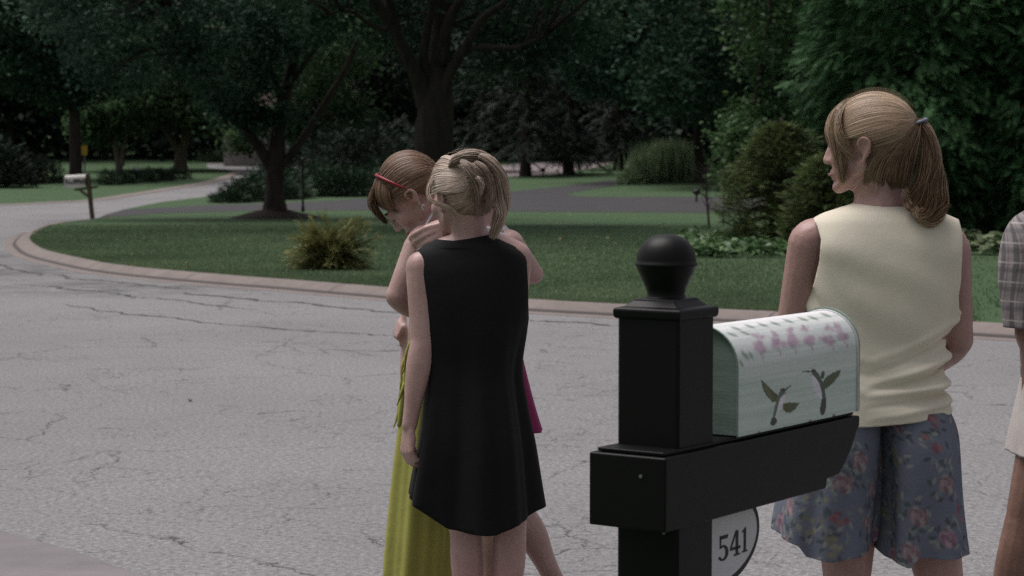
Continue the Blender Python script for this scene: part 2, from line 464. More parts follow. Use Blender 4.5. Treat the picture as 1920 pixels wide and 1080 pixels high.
def leaf_cards(C, size, g, aspect=.62, flat=.5, axis=None):
    """one folded diamond per leaf; flat pulls the leaf normals upward"""
    n = len(C)
    nrm = unit(g.normal(size=(n, 3)) + np.array((0, 0, flat * 2)))
    d = unit(np.cross(nrm, g.normal(size=(n, 3)))) if axis is None else unit(axis)
    nrm = unit(np.cross(d, np.cross(nrm, d)))
    sd = np.cross(nrm, d)
    s = (size * g.uniform(.65, 1.35, n))[:, None]
    v = np.stack([C - d * s * .5, C + sd * s * aspect * .5 + nrm * s * .1, C + d * s * .5, C - sd * s * aspect * .5 + nrm * s * .1], 1)
    return v.reshape(-1, 3), np.arange(n * 4).reshape(-1, 4), np.repeat(g.random(n), 4)

def clumps(g, blobs, per, sigma, shell=.55):
    """leaf positions gathered in clumps inside ellipsoid blobs (c, r, n_clumps)"""
    out = []; cent = []
    for c, r, n in blobs:
        d = unit(g.normal(size=(n, 3))); rad = g.uniform(shell, 1, n) ** .8
        cc = np.asarray(c) + d * rad[:, None] * np.asarray(r)
        cent.append(cc)
        sg = sigma * g.uniform(.6, 1.4, (n, 1, 1))
        out.append((cc[:, None] + g.normal(size=(n, per, 3)) * sg * np.array((1, 1, .55))).reshape(-1, 3))
    return np.vstack(out), np.vstack(cent)

def tree(name, label, base, trunk_paths, blobs, leafmat, size, per, sigma, seed, bark='bark', group=None, twigs=60, flat=.5, clip=None):
    g = np.random.default_rng(seed)
    t = thing(name, label, 'tree', base, group)
    mb = MB(); limb_pts = []
    for pts, rad in trunk_paths:
        tube(mb, pts, rad, 10, 5, .035)
        limb_pts.append(catmull(pts, 4))
    L = np.vstack(limb_pts)
    C, cc = clumps(g, blobs, per, sigma)
    if clip: C = C[clip(C)]
    sel = g.permutation(len(cc))[:twigs]
    hi = L[L[:, 2] > base[2] + 1.2] if (L[:, 2] > base[2] + 1.2).any() else L
    for i in sel:
        q = hi[np.argmin(np.linalg.norm(hi - cc[i], axis=1) + g.uniform(0, 1.5, len(hi)))]
        mid = (q + cc[i]) / 2 + g.normal(size=3) * .2 + np.array((0, 0, .25))
        tube(mb, [q, mid, cc[i]], [.045, .03, .01], 5, 3)
    mb.build('trunk', M[bark], t, True)
    v, f, r = leaf_cards(C, size, g, flat=flat)
    mk('crown', v, f, leafmat, t, attr=r)
    return t

def px_path(pts, D, dys=None):
    return [P(x, y, D + (dys[i] if dys else 0)) for i, (x, y) in enumerate(pts)]

# ---- the dark maple behind the driveway's near edge
b = GL(515, 409); D = b[1]; s = F / D
def blob(px, py, rx, ry, rz, n, dy=0, DD=None):
    return (P(px, py, (DD or D) + dy), (rx, ry, rz), n)
tree('maple_tree', 'dark maple forking low into wide limbs, rising from the mulch mound on the lawn', b,
     [([b + (0, 0, -.1), P(515, 395, D), P(515, 350, D), P(517, 300, D), P(521, 250, D), P(532, 190, D + .2), P(552, 100, D + .3), P(545, 0, D + .5), P(540, -150, D)], [.52, .33, .24, .235, .2, .17, .14, .1, .05]),
      ([P(510, 318, D), P(485, 275, D - .2), P(450, 232, D - .4), P(415, 185, D - .6), P(372, 120, D - 1), P(330, 40, D - 1.5), P(290, -90, D - 1.6)], [.15, .14, .125, .11, .085, .06, .03]),
      ([P(522, 315, D), P(552, 282, D), P(588, 228, D + .2), P(618, 180, D + .3), P(655, 115, D + .5), P(690, 20, D + .6), P(720, -100, D + .4)], [.12, .11, .1, .09, .075, .05, .03]),
      ([P(530, 200, D + .2), P(505, 120, D), P(470, 30, D - .5), P(440, -80, D - .8)], [.09, .08, .06, .03]),
      ([P(538, 165, D), P(590, 90, D), P(620, 0, D)], [.08, .06, .03])],
     [blob(430, -150, 4.6, 5, 2.6, 190), blob(330, -420, 5.5, 4.6, 1.9, 230, -9.5), blob(250, 90, 1.7, 2.2, 1.0, 75, -1), blob(430, 130, 1.0, 1.5, .95, 75, -1.2), blob(380, 20, 2.4, 2.2, 1.1, 110, -1), blob(470, 205, .42, .6, .4, 14, -.8),  # second blob: unseen crown above the frame, added to shade the lawn
      blob(520, 60, .9, 1.2, .9, 42, -.8), blob(650, -60, 1.6, 2, 1.0, 60), blob(440, 215, .5, .5, .35, 14, -.7), blob(520, 225, .3, .4, .22, 9, -.6), blob(150, -10, 2.0, 2, 1.1, 70, -1)],
     M['maple'], .15, 42, .26, 11, twigs=110)
mound = []
prof = [(.62, 0), (.5, .05), (.36, .09), (.2, .13)]
mbm = MB(); gm = np.random.default_rng(5); seg = 26; v = []
for r_, z_ in [(1.28, -.03), (1.15, .025), (.85, .09), (.55, .16), (.2, .24)]:
    for j in range(seg):
        a = j / seg * 2 * math.pi; k = r_ * (1 + .06 * math.sin(3 * a + 1) + gm.normal(0, .03))
        v.append((b[0] + k * math.cos(a), b[1] + k * math.sin(a) * .9, b[2] + z_ + gm.normal(0, .008)))
f = [(i * seg + j, i * seg + (j + 1) % seg, (i + 1) * seg + (j + 1) % seg, (i + 1) * seg + j) for i in range(4) for j in range(seg)]
mbm.add(v, f); tag(mbm.build('mulch_ground', M['mulch'], None, True), kind='structure')

# ---- the great multi-limbed tree behind the women
D = 45.0; b = GL(812, 424); b = np.array((b[0], D, LZ(D))); s = F / D
tree('shade_tree', 'largest trunk in the middle, ribbed bark with many limbs fanning out high above the women', b,
     [([b + (0, 0, -.1), P(812, 400, D), P(812, 330, D), P(814, 250, D), P(818, 180, D), P(824, 110, D), P(830, 20, D), P(836, -120, D), P(850, -330, D)], [.72, .52, .45, .42, .36, .25, .2, .16, .06]),
      ([P(800, 200, D), P(783, 146, D - .3), P(755, 88, D - .6), P(728, 34, D - .9), P(697, -6, D - 1.2), P(650, -110, D - 2)], [.23, .16, .13, .115, .1, .05]),
      ([P(762, 100, D - .5), P(745, 60, D - .7), P(735, 25, D - .7), P(730, -10, D - .8), P(722, -150, D - 1)], [.12, .11, .1, .09, .05]),
      ([P(800, 150, D - .1), P(794, 103, D - .3), P(803, 47, D - .3), P(812, -4, D - .3), P(815, -200, D)], [.13, .1, .09, .085, .05]),
      ([P(826, 120, D - .2), P(836, 60, D - .35), P(848, 25, D - .4), P(863, -6, D - .4), P(900, -140, D - .5)], [.14, .12, .11, .1, .05]),
      ([P(828, 190, D - .1), P(843, 137, D - .3), P(872, 90, D - .5), P(898, 42, D - .7), P(925, 20, D - .8), P(950, -2, D - .9), P(1000, -90, D - 1)], [.18, .12, .098, .085, .075, .065, .03]),
      ([P(878, 92, D - .5), P(910, 88, D - .7), P(945, 91, D - .9), P(985, 84, D - 1.0), P(1030, 60, D - 1)], [.075, .07, .06, .045, .02]),
      ([P(745, 60, D - .8), P(700, 50, D - 1), P(655, 20, D - 1.4), P(610, 28, D - 1.6)], [.05, .045, .04, .02])],
     [blob(830, -330, 6.0, 6.5, 2.7, 300, 1), blob(900, -430, 6, 4.6, 1.9, 240, -5), blob(1180, -420, 4.6, 4.6, 1.9, 170, -4), blob(1010, 0, 1.8, 2.2, 1.0, 80, 1), blob(1040, 70, 1.3, 1.6, .75, 45, 1.8), blob(910, 130, .9, 1, .4, 20, 2.5), blob(660, 10, 1.4, 2, .9, 50, 1.6), blob(640, -60, 2.2, 3, 1.2, 80, -1), blob(930, 40, .8, 1, .5, 18, 1.6), blob(760, 60, 1.0, .8, .8, 22, 2.4)],  # second and third blobs: out-of-view foliage added to darken the lawn below
     M['oak'], .14, 40, .3, 12, twigs=120, bark='bark_light')

# ---- trees beyond the driveway
b = GL(1314, 342); D = b[1]
tree('maple_tree', 'slender-trunked bluish green tree beside the tall ornamental grass', b,
     [([b + (0, 0, -.1), P(1315, 320, D), P(1309, 280, D), P(1308, 240, D), P(1306, 180, D), P(1300, 80, D), P(1290, -60, D)], [.33, .25, .22, .2, .18, .14, .06]),
      ([P(1308, 240, D), P(1280, 190, D), P(1235, 130, D), P(1180, 60, D)], [.14, .12, .09, .03]),
      ([P(1308, 225, D), P(1345, 180, D), P(1390, 130, D), P(1430, 60, D)], [.13, .11, .09, .03])],
     [blob(1290, 20, 4.6, 4.5, 3.6, 420), blob(1190, 150, 2.6, 2.5, 1.2, 120, -1), blob(1370, 170, 2.1, 2, 1.5, 110, -2), blob(1100, 80, 2.2, 2.4, 1.6, 110, -1), blob(1400, 60, 2.2, 2.2, 1.6, 110, -2), blob(1250, -60, 5, 4, 2, 200)],
     M['maple'], .24, 40, .4, 13, twigs=80)

b = GL(1452, 352); b[1] = 62; b[2] = LZ(62); b[0] = (1452 - 960) / F * 62; D = 62
tree('broadleaf_tree', 'lighter green leafy tree between the bluish maple and the big hemlock', b,
     [([b + (0, 0, -.1), P(1440, 330, D), P(1425, 260, D), P(1420, 180, D), P(1440, 60, D), P(1450, -60, D)], [.2, .15, .13, .11, .08, .03]), ([P(1422, 210, D), P(1460, 150, D), P(1490, 60, D)], [.08, .07, .02])],
     [blob(1450, 20, 1.5, 2.0, 2.2, 150), blob(1400, 265, 1.0, 1.2, .6, 60, -1), blob(1440, 215, 1.1, 1.2, .6, 50), blob(1530, 60, 1.2, 1.5, 2, 70, 1), blob(1385, 330, .6, .8, .5, 26, -1)],
     M['fresh'], .17, 40, .26, 14, twigs=50)

def conifer(name, label, base, height, width, mat, seed, nbr, spray, K=5, droop=.5, z0=.12, trunk_r=.22, group=None, upright=0, lean=.25, tsize=1.0, stump=True):
    """trunk with whorled drooping boughs, each bough carrying flat sprays of needles"""
    g = np.random.default_rng(seed)
    t = thing(name, label, 'tree', base, group)
    mb = MB()
    tube(mb, [base + (0, 0, -.1), base + (0, 0, height * .08), base + (0.03, 0, height * .5), base + (0, 0, height)], [trunk_r * 1.25, trunk_r, trunk_r * .6, .015], 9, 4, .03)
    O = []; A = []; S = []
    for i in range(nbr):
        h = z0 + (1 - z0) * (g.random() ** 1.15)
        L = width * (1 - h) ** .75 * g.uniform(.72, 1.1) + .15
        a = g.uniform(0, 6.283)
        d = np.array((math.cos(a), math.sin(a), 0)); p0 = base + np.array((0, 0, height * h))
        n = max(3, int(L / .22))
        tpar = np.linspace(0.12, 1, n) ** .8
        bz = upright * tpar - droop * L * tpar ** 1.7 * .55
        q = p0 + d * (L * tpar)[:, None] + np.column_stack([np.zeros(n), np.zeros(n), bz])
        if L > .5: tube(mb, [p0, q[n // 2], q[-1]], [.03, .02, .006], 4, 2)
        sd = np.array((-d[1], d[0], 0))
        for sgn in (-1, 0, 1):
            O.append(q + g.normal(size=q.shape) * .04)
            A.append(unit(d * (1 - .35 * abs(sgn)) + sd * sgn * .75 + np.array((0, 0, -lean)) + g.normal(size=q.shape) * .18))
            S.append(np.full(n, spray) * g.uniform(.7, 1.25, n))
    mb.build('trunk', M['bark'], t, True)
    O = np.vstack(O); A = np.vstack(A); S = np.concatenate(S)
    v, f, r = sprays(O, A, S, K, g)
    mk('crown', v, f, mat, t, attr=r)
    return t

def sprays(O, A, S, K, g, w=.16, spread=.75, curve=-.12):
    """flat frond: a row of leaflets either side of an axis, bending down towards its tip"""
    n = len(O); up = unit(np.array((0, 0, 1.)) + g.normal(size=(n, 3)) * .35)
    sd = unit(np.cross(A, up)); nr = np.cross(sd, A)
    V = []
    for k in range(K):
        for sg in (-1, 1):
            tt = (k + .3 + .25 * (sg > 0)) / K
            p = O + A * (S * tt)[:, None] + nr * (S * curve * tt * tt)[:, None]
            ln = (S * .5 * (1 - .6 * tt))[:, None]
            tip = p + (A * .75 + sd * sg * spread) * ln + nr * (curve * ln)
            wv = A * (S * w * .5)[:, None]
            V.append(np.stack([p - wv, p + wv, tip], 1))
    p = O + A * (S * .75)[:, None] + nr * (S * curve * .6)[:, None]
    tip = O + A * (S * 1.15)[:, None] + nr * (S * curve * 1.3)[:, None]
    V.append(np.stack([p - sd * (S * w * .4)[:, None], p + sd * (S * w * .4)[:, None], tip], 1))
    V = np.stack(V, 1)                      # n, tris, 3, 3
    r = np.repeat(g.random(n), V.shape[1] * 3)
    V = V.reshape(-1, 3)
    return V, np.arange(len(V)).reshape(-1, 3), r

for i, (px, py, h, w, lab) in enumerate([(985, 331, 11, 3.0, 'dark spruce with a bare lower trunk, nearest the blonde woman\'s head'), (1066, 327, 10, 2.5, 'dark spruce with drooping boughs standing in the middle of three'), (1160, 318, 9, 2.6, 'dark spruce close beside the tall ornamental grass'), (905, 322, 12, 3.2, 'dark spruce mostly hidden behind the blonde woman and the great tree')]):
    b = GL(px, py)
    conifer('spruce_tree', lab, b, h, w, M['spruce'], 20 + i, 150, .34, 4, .75, .13 if i == 0 else .1, .27, 'spruces beyond the driveway', lean=.45)

# ---- big hemlock behind the woman in yellow: surface covered with feathery sprays
def feathery(name, label, base, height, rx, ry, mat, seed, n, spray, K=5, pw=.8, cat='tree', lean=.35, trunk=.16, group=None, zmin=0.02, crownname='crown'):
    g = np.random.default_rng(seed)
    t = thing(name, label, cat, base, group)
    mb = MB(); tube(mb, [base + (0, 0, -.05), base + (0, 0, height * .5), base + (0, 0, height * .97)], [trunk, trunk * .7, .02], 8, 4, .03)
    h = zmin + (1 - zmin) * g.random(n) ** 1.25
    a = g.uniform(0, 6.283, n)
    lump = 1 + .13 * np.sin(3 * a + 7 * h + seed) + .12 * np.sin(5 * a - 11 * h) + .08 * np.sin(23 * h + 2 * a) + .06 * np.sin(47 * h + 9 * a)
    prof_ = np.minimum(1, (1 - h) * 1.9) ** pw * np.minimum(1, .62 + h * 3.2)
    q = g.random(n) ** .22 * (1 - .12 * g.random(n))
    rr = prof_ * lump * q
    d = np.column_stack([np.cos(a), np.sin(a), np.zeros(n)])
    O = base + np.column_stack([d[:, 0] * rx * rr, d[:, 1] * ry * rr, h * height])
    A = unit(d + np.array((0, 0, -lean)) + g.normal(size=(n, 3)) * .33)
    for i in range(0, n, max(1, n // 140)):
        p0 = base + np.array((0, 0, O[i, 2] - base[2] + .15 * rx * .3)); tube(mb, [p0, (p0 + O[i]) / 2 + (0, 0, .1), O[i]], [.03, .02, .006], 4, 2)
    mb.build('trunk', M['bark'], t, True)
    v, f, r = sprays(O, A, spray * g.uniform(.6, 1.3, n), K, g)
    mk(crownname, v, f, mat, t, attr=r)
    return t

b = np.array(((1728 - 960) / F * 35.5, 35.5, LZ(35.5)))
feathery('hemlock_tree', 'huge feathery hemlock filling the background behind the woman in the yellow top', b, 8.6, 2.15, 1.9, M['hemlock'], 31, 26000, .25, 5, .6)
b = np.array(((1985 - 960) / F * 35, 35.0, LZ(35.)))
feathery('hemlock_tree', 'second feathery hemlock at the right edge, its boughs behind the man in plaid', b, 7.0, 1.9, 1.5, M['hemlock'], 32, 15000, .25, 5, .6)
b = np.array(((1462 - 960) / F * 33.5, 33.5, LZ(33.5)))
feathery('yew_shrub', 'big olive green yew bush left of the hemlock, behind the hosta bed', b, 1.95, .88, .8, M['yew'], 33, 6500, .13, 4, .45, cat='shrub', lean=-.35, trunk=.05, zmin=.05, crownname='foliage')
b = np.array(((1548 - 960) / F * 32.0, 32.0, LZ(32.0)))
feathery('yew_shrub', 'rounded olive yew bush directly behind the bare left shoulder of the woman in yellow', b, 1.45, .62, .6, M['yew'], 34, 3800, .13, 4, .45, cat='shrub', lean=-.35, trunk=.05, zmin=.05, crownname='foliage')

# ---- golden juniper by the kerb
b = GL(622, 507)
def golden(b):
    g = np.random.default_rng(41)
    t = thing('golden_juniper', 'shaggy golden green juniper bush alone on the lawn near the kerb', 'shrub', b)
    mb = MB(); O = []; A = []; S = []
    for i in range(120):
        a = g.uniform(0, 6.283); e = g.uniform(.12, 1.3) if i > 26 else g.uniform(-.05, .25)
        L = .48 * (.62 + .42 * math.sin(e)) * g.uniform(.6, 1.3)
        d = np.array((math.cos(a) * math.cos(e) * .92, math.sin(a) * math.cos(e) * .8, math.sin(e)))
        p0 = b + np.array((g.normal(0, .05), g.normal(0, .05), .05))
        mid = p0 + d * L * .55 + np.array((0, 0, .05)); end = p0 + d * L + np.array((math.cos(a), math.sin(a), 0)) * .1 - np.array((0, 0, .05 * (1 - math.sin(e))))
        c = catmull([p0, mid, end], 7)
        if i % 2 == 0: tube(mb, [p0, mid, end], [.012, .008, .003], 4, 2)
        q = c[4:]; tg = unit(np.gradient(c, axis=0))[4:]
        for k in range(4):
            O.append(q + g.normal(size=q.shape) * .02); A.append(unit(tg + g.normal(size=q.shape) * .3 + np.array((0, 0, .12)))); S.append(np.full(len(q), .13) * g.uniform(.6, 1.2, len(q)))
    mb.build('stem', M['twig'], t, True)
    v, f, r = sprays(np.vstack(O), np.vstack(A), np.concatenate(S), 4, g, .13, .5, -.05)
    # tips are the yellow ones
    mk('foliage', v, f, M['golden'], t, attr=np.clip(r * .65 + .35 * np.clip((np.linalg.norm(v - b, axis=1) - .3) / .35, 0, 1), 0, 1))
golden(b)

# ---- low juniper mounds either side of the maple
def mound_shrub(name, label, spots, mat, seed, n, spray, group=None, cat='shrub', K=4, lean=-.15):
    g = np.random.default_rng(seed)
    base = np.mean([s_[0] for s_ in spots], axis=0)
    t = thing(name, label, cat, base, group)
    mb = MB(); O = []; A = []
    tot = sum(s_[1][0] * s_[1][1] for s_ in spots)
    if len(spots) > 1:
        cs = [q_[0] + np.array((0, 0, .03)) for q_ in spots]; tube(mb, sorted(cs, key=lambda q_: q_[0]), [.03] * len(cs), 5, 2)
    for c, r_ in spots:
        k = int(n * r_[0] * r_[1] / tot)
        d = unit(g.normal(size=(k, 3))); d[:, 2] = np.abs(d[:, 2])
        lump = 1 + .2 * np.sin(5 * d[:, 0] + 3 * d[:, 2] + seed) * np.sin(6 * d[:, 1])
        O.append(c + d * np.array(r_) * (g.random((k, 1)) ** .25) * lump[:, None]); A.append(unit(d * np.array((1, 1, .5)) + np.array((0, 0, -lean)) + g.normal(size=(k, 3)) * .3))
        for j in range(0, k, max(1, k // 12)): tube(mb, [c, O[-1][j]], [.025, .006], 4, 1)
    mb.build('stem', M['twig'], t, True)
    v, f, r = sprays(np.vstack(O), np.vstack(A), spray * g.uniform(.6, 1.3, len(np.vstack(O))), K, g)
    mk('foliage', v, f, mat, t, attr=r)
    return t
def sp(px, py, rx, ry, rz, y=None):
    g_ = GL(px, py)
    if y: g_ = np.array(((px - 960) / F * y, y, LZ(y)))
    return (g_, (rx, ry, rz))
mound_shrub('juniper_shrub', 'low spreading dark juniper left of the maple trunk, beside the street bend', [sp(430, 380, .6, .9, .35), sp(462, 378, .9, 1.2, .72), sp(500, 374, 1.1, 1.3, 1.0), sp(530, 372, 1, 1.2, .95)], M['juniper'], 51, 5200, .2)
mound_shrub('juniper_shrub', 'broad dark juniper mound right of the black lamp post, behind the driveway', [sp(600, 368, 1.3, 1.4, 1.15), sp(655, 368, 1.3, 1.4, .95), sp(710, 366, 1.3, 1.4, 1.15), sp(770, 362, 1.3, 1.4, 1.0)], M['juniper'], 52, 7000, .2)
mound_shrub('evergreen_shrub', 'taller black-green yew clump behind the juniper mound and the great trunk', [sp(640, 350, 1.3, 1.2, 2.6), sp(720, 350, 1.5, 1.2, 2.9), sp(775, 345, 1.4, 1.2, 2.4)], M['wood_leaf'], 53, 5500, .26)
mound_shrub('low_hedge', 'clipped low dark hedge on the far lawn across the street', [sp(228, 345, .7, .6, .45), sp(262, 342, .8, .6, .5), sp(296, 339, .8, .6, .5), sp(328, 336, .7, .6, .42), sp(205, 347, .5, .5, .6)], M['juniper'], 54, 3000, .2)
mound_shrub('evergreen_shrub', 'dark rounded bush at the left edge across the street', [sp(10, 352, 1.3, 1, 1.7), sp(-30, 352, 1.4, 1, 2.2)], M['wood_leaf'], 55, 2500, .3)
mound_shrub('flowering_shrub', 'dusky bush with faint pink bloom, left of the far tree trunk', [sp(40, 345, .9, .9, 1.1), sp(78, 343, 1.0, .9, 1.0)], M['wood_leaf'], 56, 2200, .25)
mound_shrub('low_shrub', 'far low yellow-green shrub bank at the end of the street', [sp(455, 300, 1.4, 1, .6), sp(415, 303, 1.2, 1, .5), sp(490, 300, 1.0, 1, .7)], M['lit_leaf'], 57, 1800, .3)
def at_y(px, y): return np.array(((px - 960) / F * y, y, LZ(y)))
mound_shrub('evergreen_shrub', 'tall loose evergreen screen standing before the distant house', [(at_y(530, 113), (1.3, 1, 2.2)), (at_y(575, 113), (1.2, 1, 1.7)), (at_y(615, 112), (1.3, 1, 2.6)), (at_y(655, 112), (1.3, 1, 2.8))], M['oak'], 97, 3000, .3)
b = at_y(590, 107); D = 107.0
tree('background_tree', 'thin leafy tree veiling the distant house right of the maple fork', b, [([b + (0, 0, -.1), P(590, 280, D), P(588, 200, D), P(592, 60, D)], [.2, .15, .12, .04])],
     [blob(600, 190, 2.0, 2, 1.1, 70), blob(540, 230, 1.3, 1.5, .7, 34), blob(650, 235, 1.4, 1.5, .9, 40), blob(600, 90, 3.2, 3, 2, 160), blob(470, 225, 1.6, 1.5, .7, 42), blob(455, 265, .8, 1, .6, 20)], M['lit_leaf'], .28, 32, .4, 98, group='trees of the dark woods behind', twigs=40)
mound_shrub('low_shrub', 'small yellow-green shrub at the foot of the tall ornamental grass', [sp(1180, 346, .5, .5, .6), sp(1200, 344, .6, .5, .75), sp(1222, 342, .5, .5, .6)], M['reed'], 58, 1500, .22)
mound_shrub('low_shrub', 'dark green shrub right of the tall ornamental grass', [sp(1270, 338, .9, .7, .8), sp(1295, 336, .7, .6, .7)], M['juniper'], 59, 1600, .22)

M['bark_pale'] = simple('bark_pale', (.2, .17, .13), (.09, .075, .06), 7, .9, .7, .03, 16, (1, 1, .2))
# ---- multi-stemmed and single trees across the street
b = GL(338, 319); D = b[1]
tree('small_tree', 'pale-barked tree forking near the ground on the far island across the street', b,
     [([b + (0, 0, -.1), P(338, 305, D), P(340, 285, D), P(352, 250, D), P(365, 200, D), P(370, 120, D)], [.5, .34, .3, .2, .15, .05]), ([P(339, 290, D), P(322, 262, D), P(300, 225, D), P(270, 160, D)], [.22, .18, .14, .04]), ([P(341, 282, D), P(345, 240, D), P(338, 180, D), P(330, 90, D)], [.18, .14, .1, .04])],
     [blob(330, 120, 3.8, 3.5, 2.6, 260), blob(250, 190, 2.4, 2.5, 1.3, 110), blob(400, 200, 2.2, 2.2, 1.4, 110, -1), blob(330, 200, 2.2, 2, .8, 70, -1)],
     M['lit_leaf'], .26, 34, .42, 15, bark='bark_pale', twigs=60)
b = GL(225, 322); D = b[1]
tree('small_tree', 'grey twin-stemmed small tree behind the low hedge', b,
     [([b + (0, 0, -.1), P(222, 305, D), P(218, 280, D), P(212, 240, D), P(205, 180, D)], [.2, .17, .15, .1, .04]), ([P(228, 312, D), P(230, 285, D), P(240, 245, D), P(250, 190, D)], [.15, .13, .1, .04])],
     [blob(225, 190, 2.4, 2.5, 1.6, 150), blob(180, 240, 1.2, 1.4, .8, 50)], M['lit_leaf'], .26, 34, .4, 16, bark='bark_pale', twigs=30)
b = GL(142, 338); D = b[1]
tree('shade_tree', 'straight dark trunk across the street behind the white mailbox', b,
     [([b + (0, 0, -.1), P(142, 315, D), P(141, 270, D), P(140, 220, D), P(138, 120, D), P(135, -50, D), P(130, -200, D)], [.42, .3, .27, .25, .22, .17, .06])],
     [blob(130, -80, 5.5, 5, 3.4, 420), blob(60, 110, 3.2, 3, 1.6, 180), blob(200, 130, 2.4, 2.6, 1.2, 110), blob(-20, 60, 2.6, 3, 2, 120), blob(110, 170, 1.6, 2, .7, 50)],
     M['oak'], .24, 38, .42, 17, twigs=70)
for i, (px, py, y, lab) in enumerate([(20, 300, 128, 'tall dark tree at the far left edge of the woods'), (480, 290, 150, 'far tree at the end of the street, left of the maple'), (705, 300, 122, 'dark leafy tree behind the juniper mound, left of the great trunk'), (900, 300, 128, 'dark tree behind the spruces, just above the blonde hair'), (1130, 290, 130, 'dark leafy tree behind the third spruce'), (1390, 300, 88, 'tree behind the yew bush and the staked sapling'), (1830, 300, 60, 'dark leafy tree behind the two hemlocks')]):
    b = np.array(((px - 960) / F * y, y, LZ(y))); D = y
    hpx = lambda k: 300 - k * F / y
    tree('background_tree', lab, b, [([b + (0, 0, -.1), b + (0.1, 0, 3), b + (-.1, 0, 7), b + (.2, 0, 12)], [.4, .3, .24, .06])],
         [((b[0], y, b[2] + 9), (5, 4.5, 4.5), 200), ((b[0] - 2, y - 1, b[2] + 4.4), (3.0, 3, 1.7), 90), ((b[0] + 2.4, y - 1, b[2] + 4.2), (2.8, 3, 1.7), 90)],
         M['oak'] if i % 2 else M['wood_leaf'], .3, 34, .5, 60 + i, group='trees of the dark woods behind', twigs=30)

# ---- the woods behind, one mass
g = np.random.default_rng(77)
W = []
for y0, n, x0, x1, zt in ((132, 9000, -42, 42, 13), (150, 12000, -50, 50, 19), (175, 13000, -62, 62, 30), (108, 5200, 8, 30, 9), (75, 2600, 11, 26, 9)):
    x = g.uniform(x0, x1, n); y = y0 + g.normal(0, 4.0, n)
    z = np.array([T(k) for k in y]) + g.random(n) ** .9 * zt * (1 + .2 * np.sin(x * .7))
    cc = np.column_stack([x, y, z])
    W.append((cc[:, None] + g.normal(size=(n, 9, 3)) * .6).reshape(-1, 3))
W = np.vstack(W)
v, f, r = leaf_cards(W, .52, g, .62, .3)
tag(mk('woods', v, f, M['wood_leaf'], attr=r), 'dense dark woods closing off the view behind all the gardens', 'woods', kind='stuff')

# ---- hostas, ground cover, ornamental grass
def hosta(name, label, spots, mat, seed, kind=None, size=.17, leaves=26, cat='plant', group=None):
    g = np.random.default_rng(seed)
    C = []; A = []
    for c, r_ in spots:
        for i in range(leaves):
            a = g.uniform(0, 6.283); e = g.uniform(.1, 1.2)
            d = np.array((math.cos(a), math.sin(a), 0)); L = r_ * g.uniform(.5, 1.05)
            C.append(c + d * L * math.cos(e) * 1.0 + np.array((0, 0, .03 + L * math.sin(e) * .9)))
            A.append(d + np.array((0, 0, .35 - g.uniform(0, .8))))
    C = np.array(C); A = np.array(A)
    v, f, r = leaf_cards(C, size, g, .7, .9, A)
    o = mk(name, v, f, mat, attr=r)
    tag(o, label, cat, group, kind)
g = np.random.default_rng(81)
spots = []
for i in range(170):
    px = g.uniform(1250, 1620); py = g.uniform(449, 484)
    if px < 1290 and py < 458: continue
    spots.append((GL(px, py), g.uniform(.16, .26)))
hosta('hosta_ground_cover', 'bed of pale green hosta leaves along the lawn under the yew bush', spots, M['hosta'], 82, 'stuff', .15, 24, 'ground cover')
for i, (px, py, lab) in enumerate([(1845, 478, 'white-edged hosta between the woman in yellow and the man in plaid'), (1812, 470, 'white-edged hosta half hidden by the right arm of the woman in yellow'), (1885, 474, 'white-edged hosta touching the left edge of the plaid sleeve')]):
    hosta('hosta_plant', lab, [(GL(px, py), .33)], M['variegated'], 84 + i, None, .2, 60, 'plant', 'white-edged hostas under the hemlock')
def reeds(b, label, n, h, rx, mat, seed):
    g = np.random.default_rng(seed)
    t = b
    x = b[0] + g.normal(0, rx, n); y = b[1] + g.normal(0, .4, n); z = np.full(n, b[2])
    H = h * g.uniform(.6, 1.1, n); a = g.uniform(0, 6.28, n); le = g.uniform(.05, .5, n) * h * .5
    lx, ly = np.cos(a) * le, np.sin(a) * le; w = .018
    mid = np.stack([x + lx * .35, y + ly * .35, z + H * .6], 1); tip = np.stack([x + lx, y + ly, z + H], 1); base = np.stack([x, y, z], 1)
    wv = np.stack([-np.sin(a) * w, np.cos(a) * w, np.zeros(n)], 1) + np.array((w * .6, 0, 0))
    v = np.stack([base - wv, base + wv, mid + wv, mid - wv, tip], 1).reshape(-1, 3)
    k = np.arange(n)[:, None] * 5
    f = [tuple(q) for q in (k + np.array((0, 1, 2, 3)))] + [tuple(q) for q in (k + np.array((3, 2, 4)))]
    tag(mk('ornamental_grass', v, f, mat, attr=np.repeat(g.random(n), 5)), label, 'plant')
reeds(GL(1255, 340), 'tall pale feathery grass clump at the end of the driveway island', 1500, 1.9, .55, M['reed'], 91)
reeds(GL(1200, 342), 'thin tall stems rising left of the feathery grass clump', 160, 1.75, .35, M['reed'], 92)

# ---- bare staked sapling in front of the driveway's right end
b = GL(1330, 428); D = b[1]
t = thing('sapling', 'bare twiggy sapling with a thin stake, in front of the driveway', 'tree', b)
mb = MB(); g = np.random.default_rng(95)
tube(mb, [b + (0, 0, -.05), P(1327, 390, D), P(1324, 350, D), P(1326, 305, D)], [.028, .022, .016, .006], 6, 3)
for i in range(34):
    p0 = P(1325 + g.normal(0, 2), g.uniform(310, 400), D); e = p0 + np.array((g.normal(0, .22), g.normal(0, .2), g.uniform(.05, .35)))
    tube(mb, [p0, (p0 + e) / 2 + (0, 0, -.03), e], [.009, .006, .002], 4, 2)
mb.build('trunk', M['twig'], t, True)
mb = MB(); tube(mb, [P(1356, 428, D) + (0, 0, -.05), P(1357, 372, D), P(1358, 340, D)], [.014, .014, .012], 6, 1); mb.build('stake', M['twig'], t)

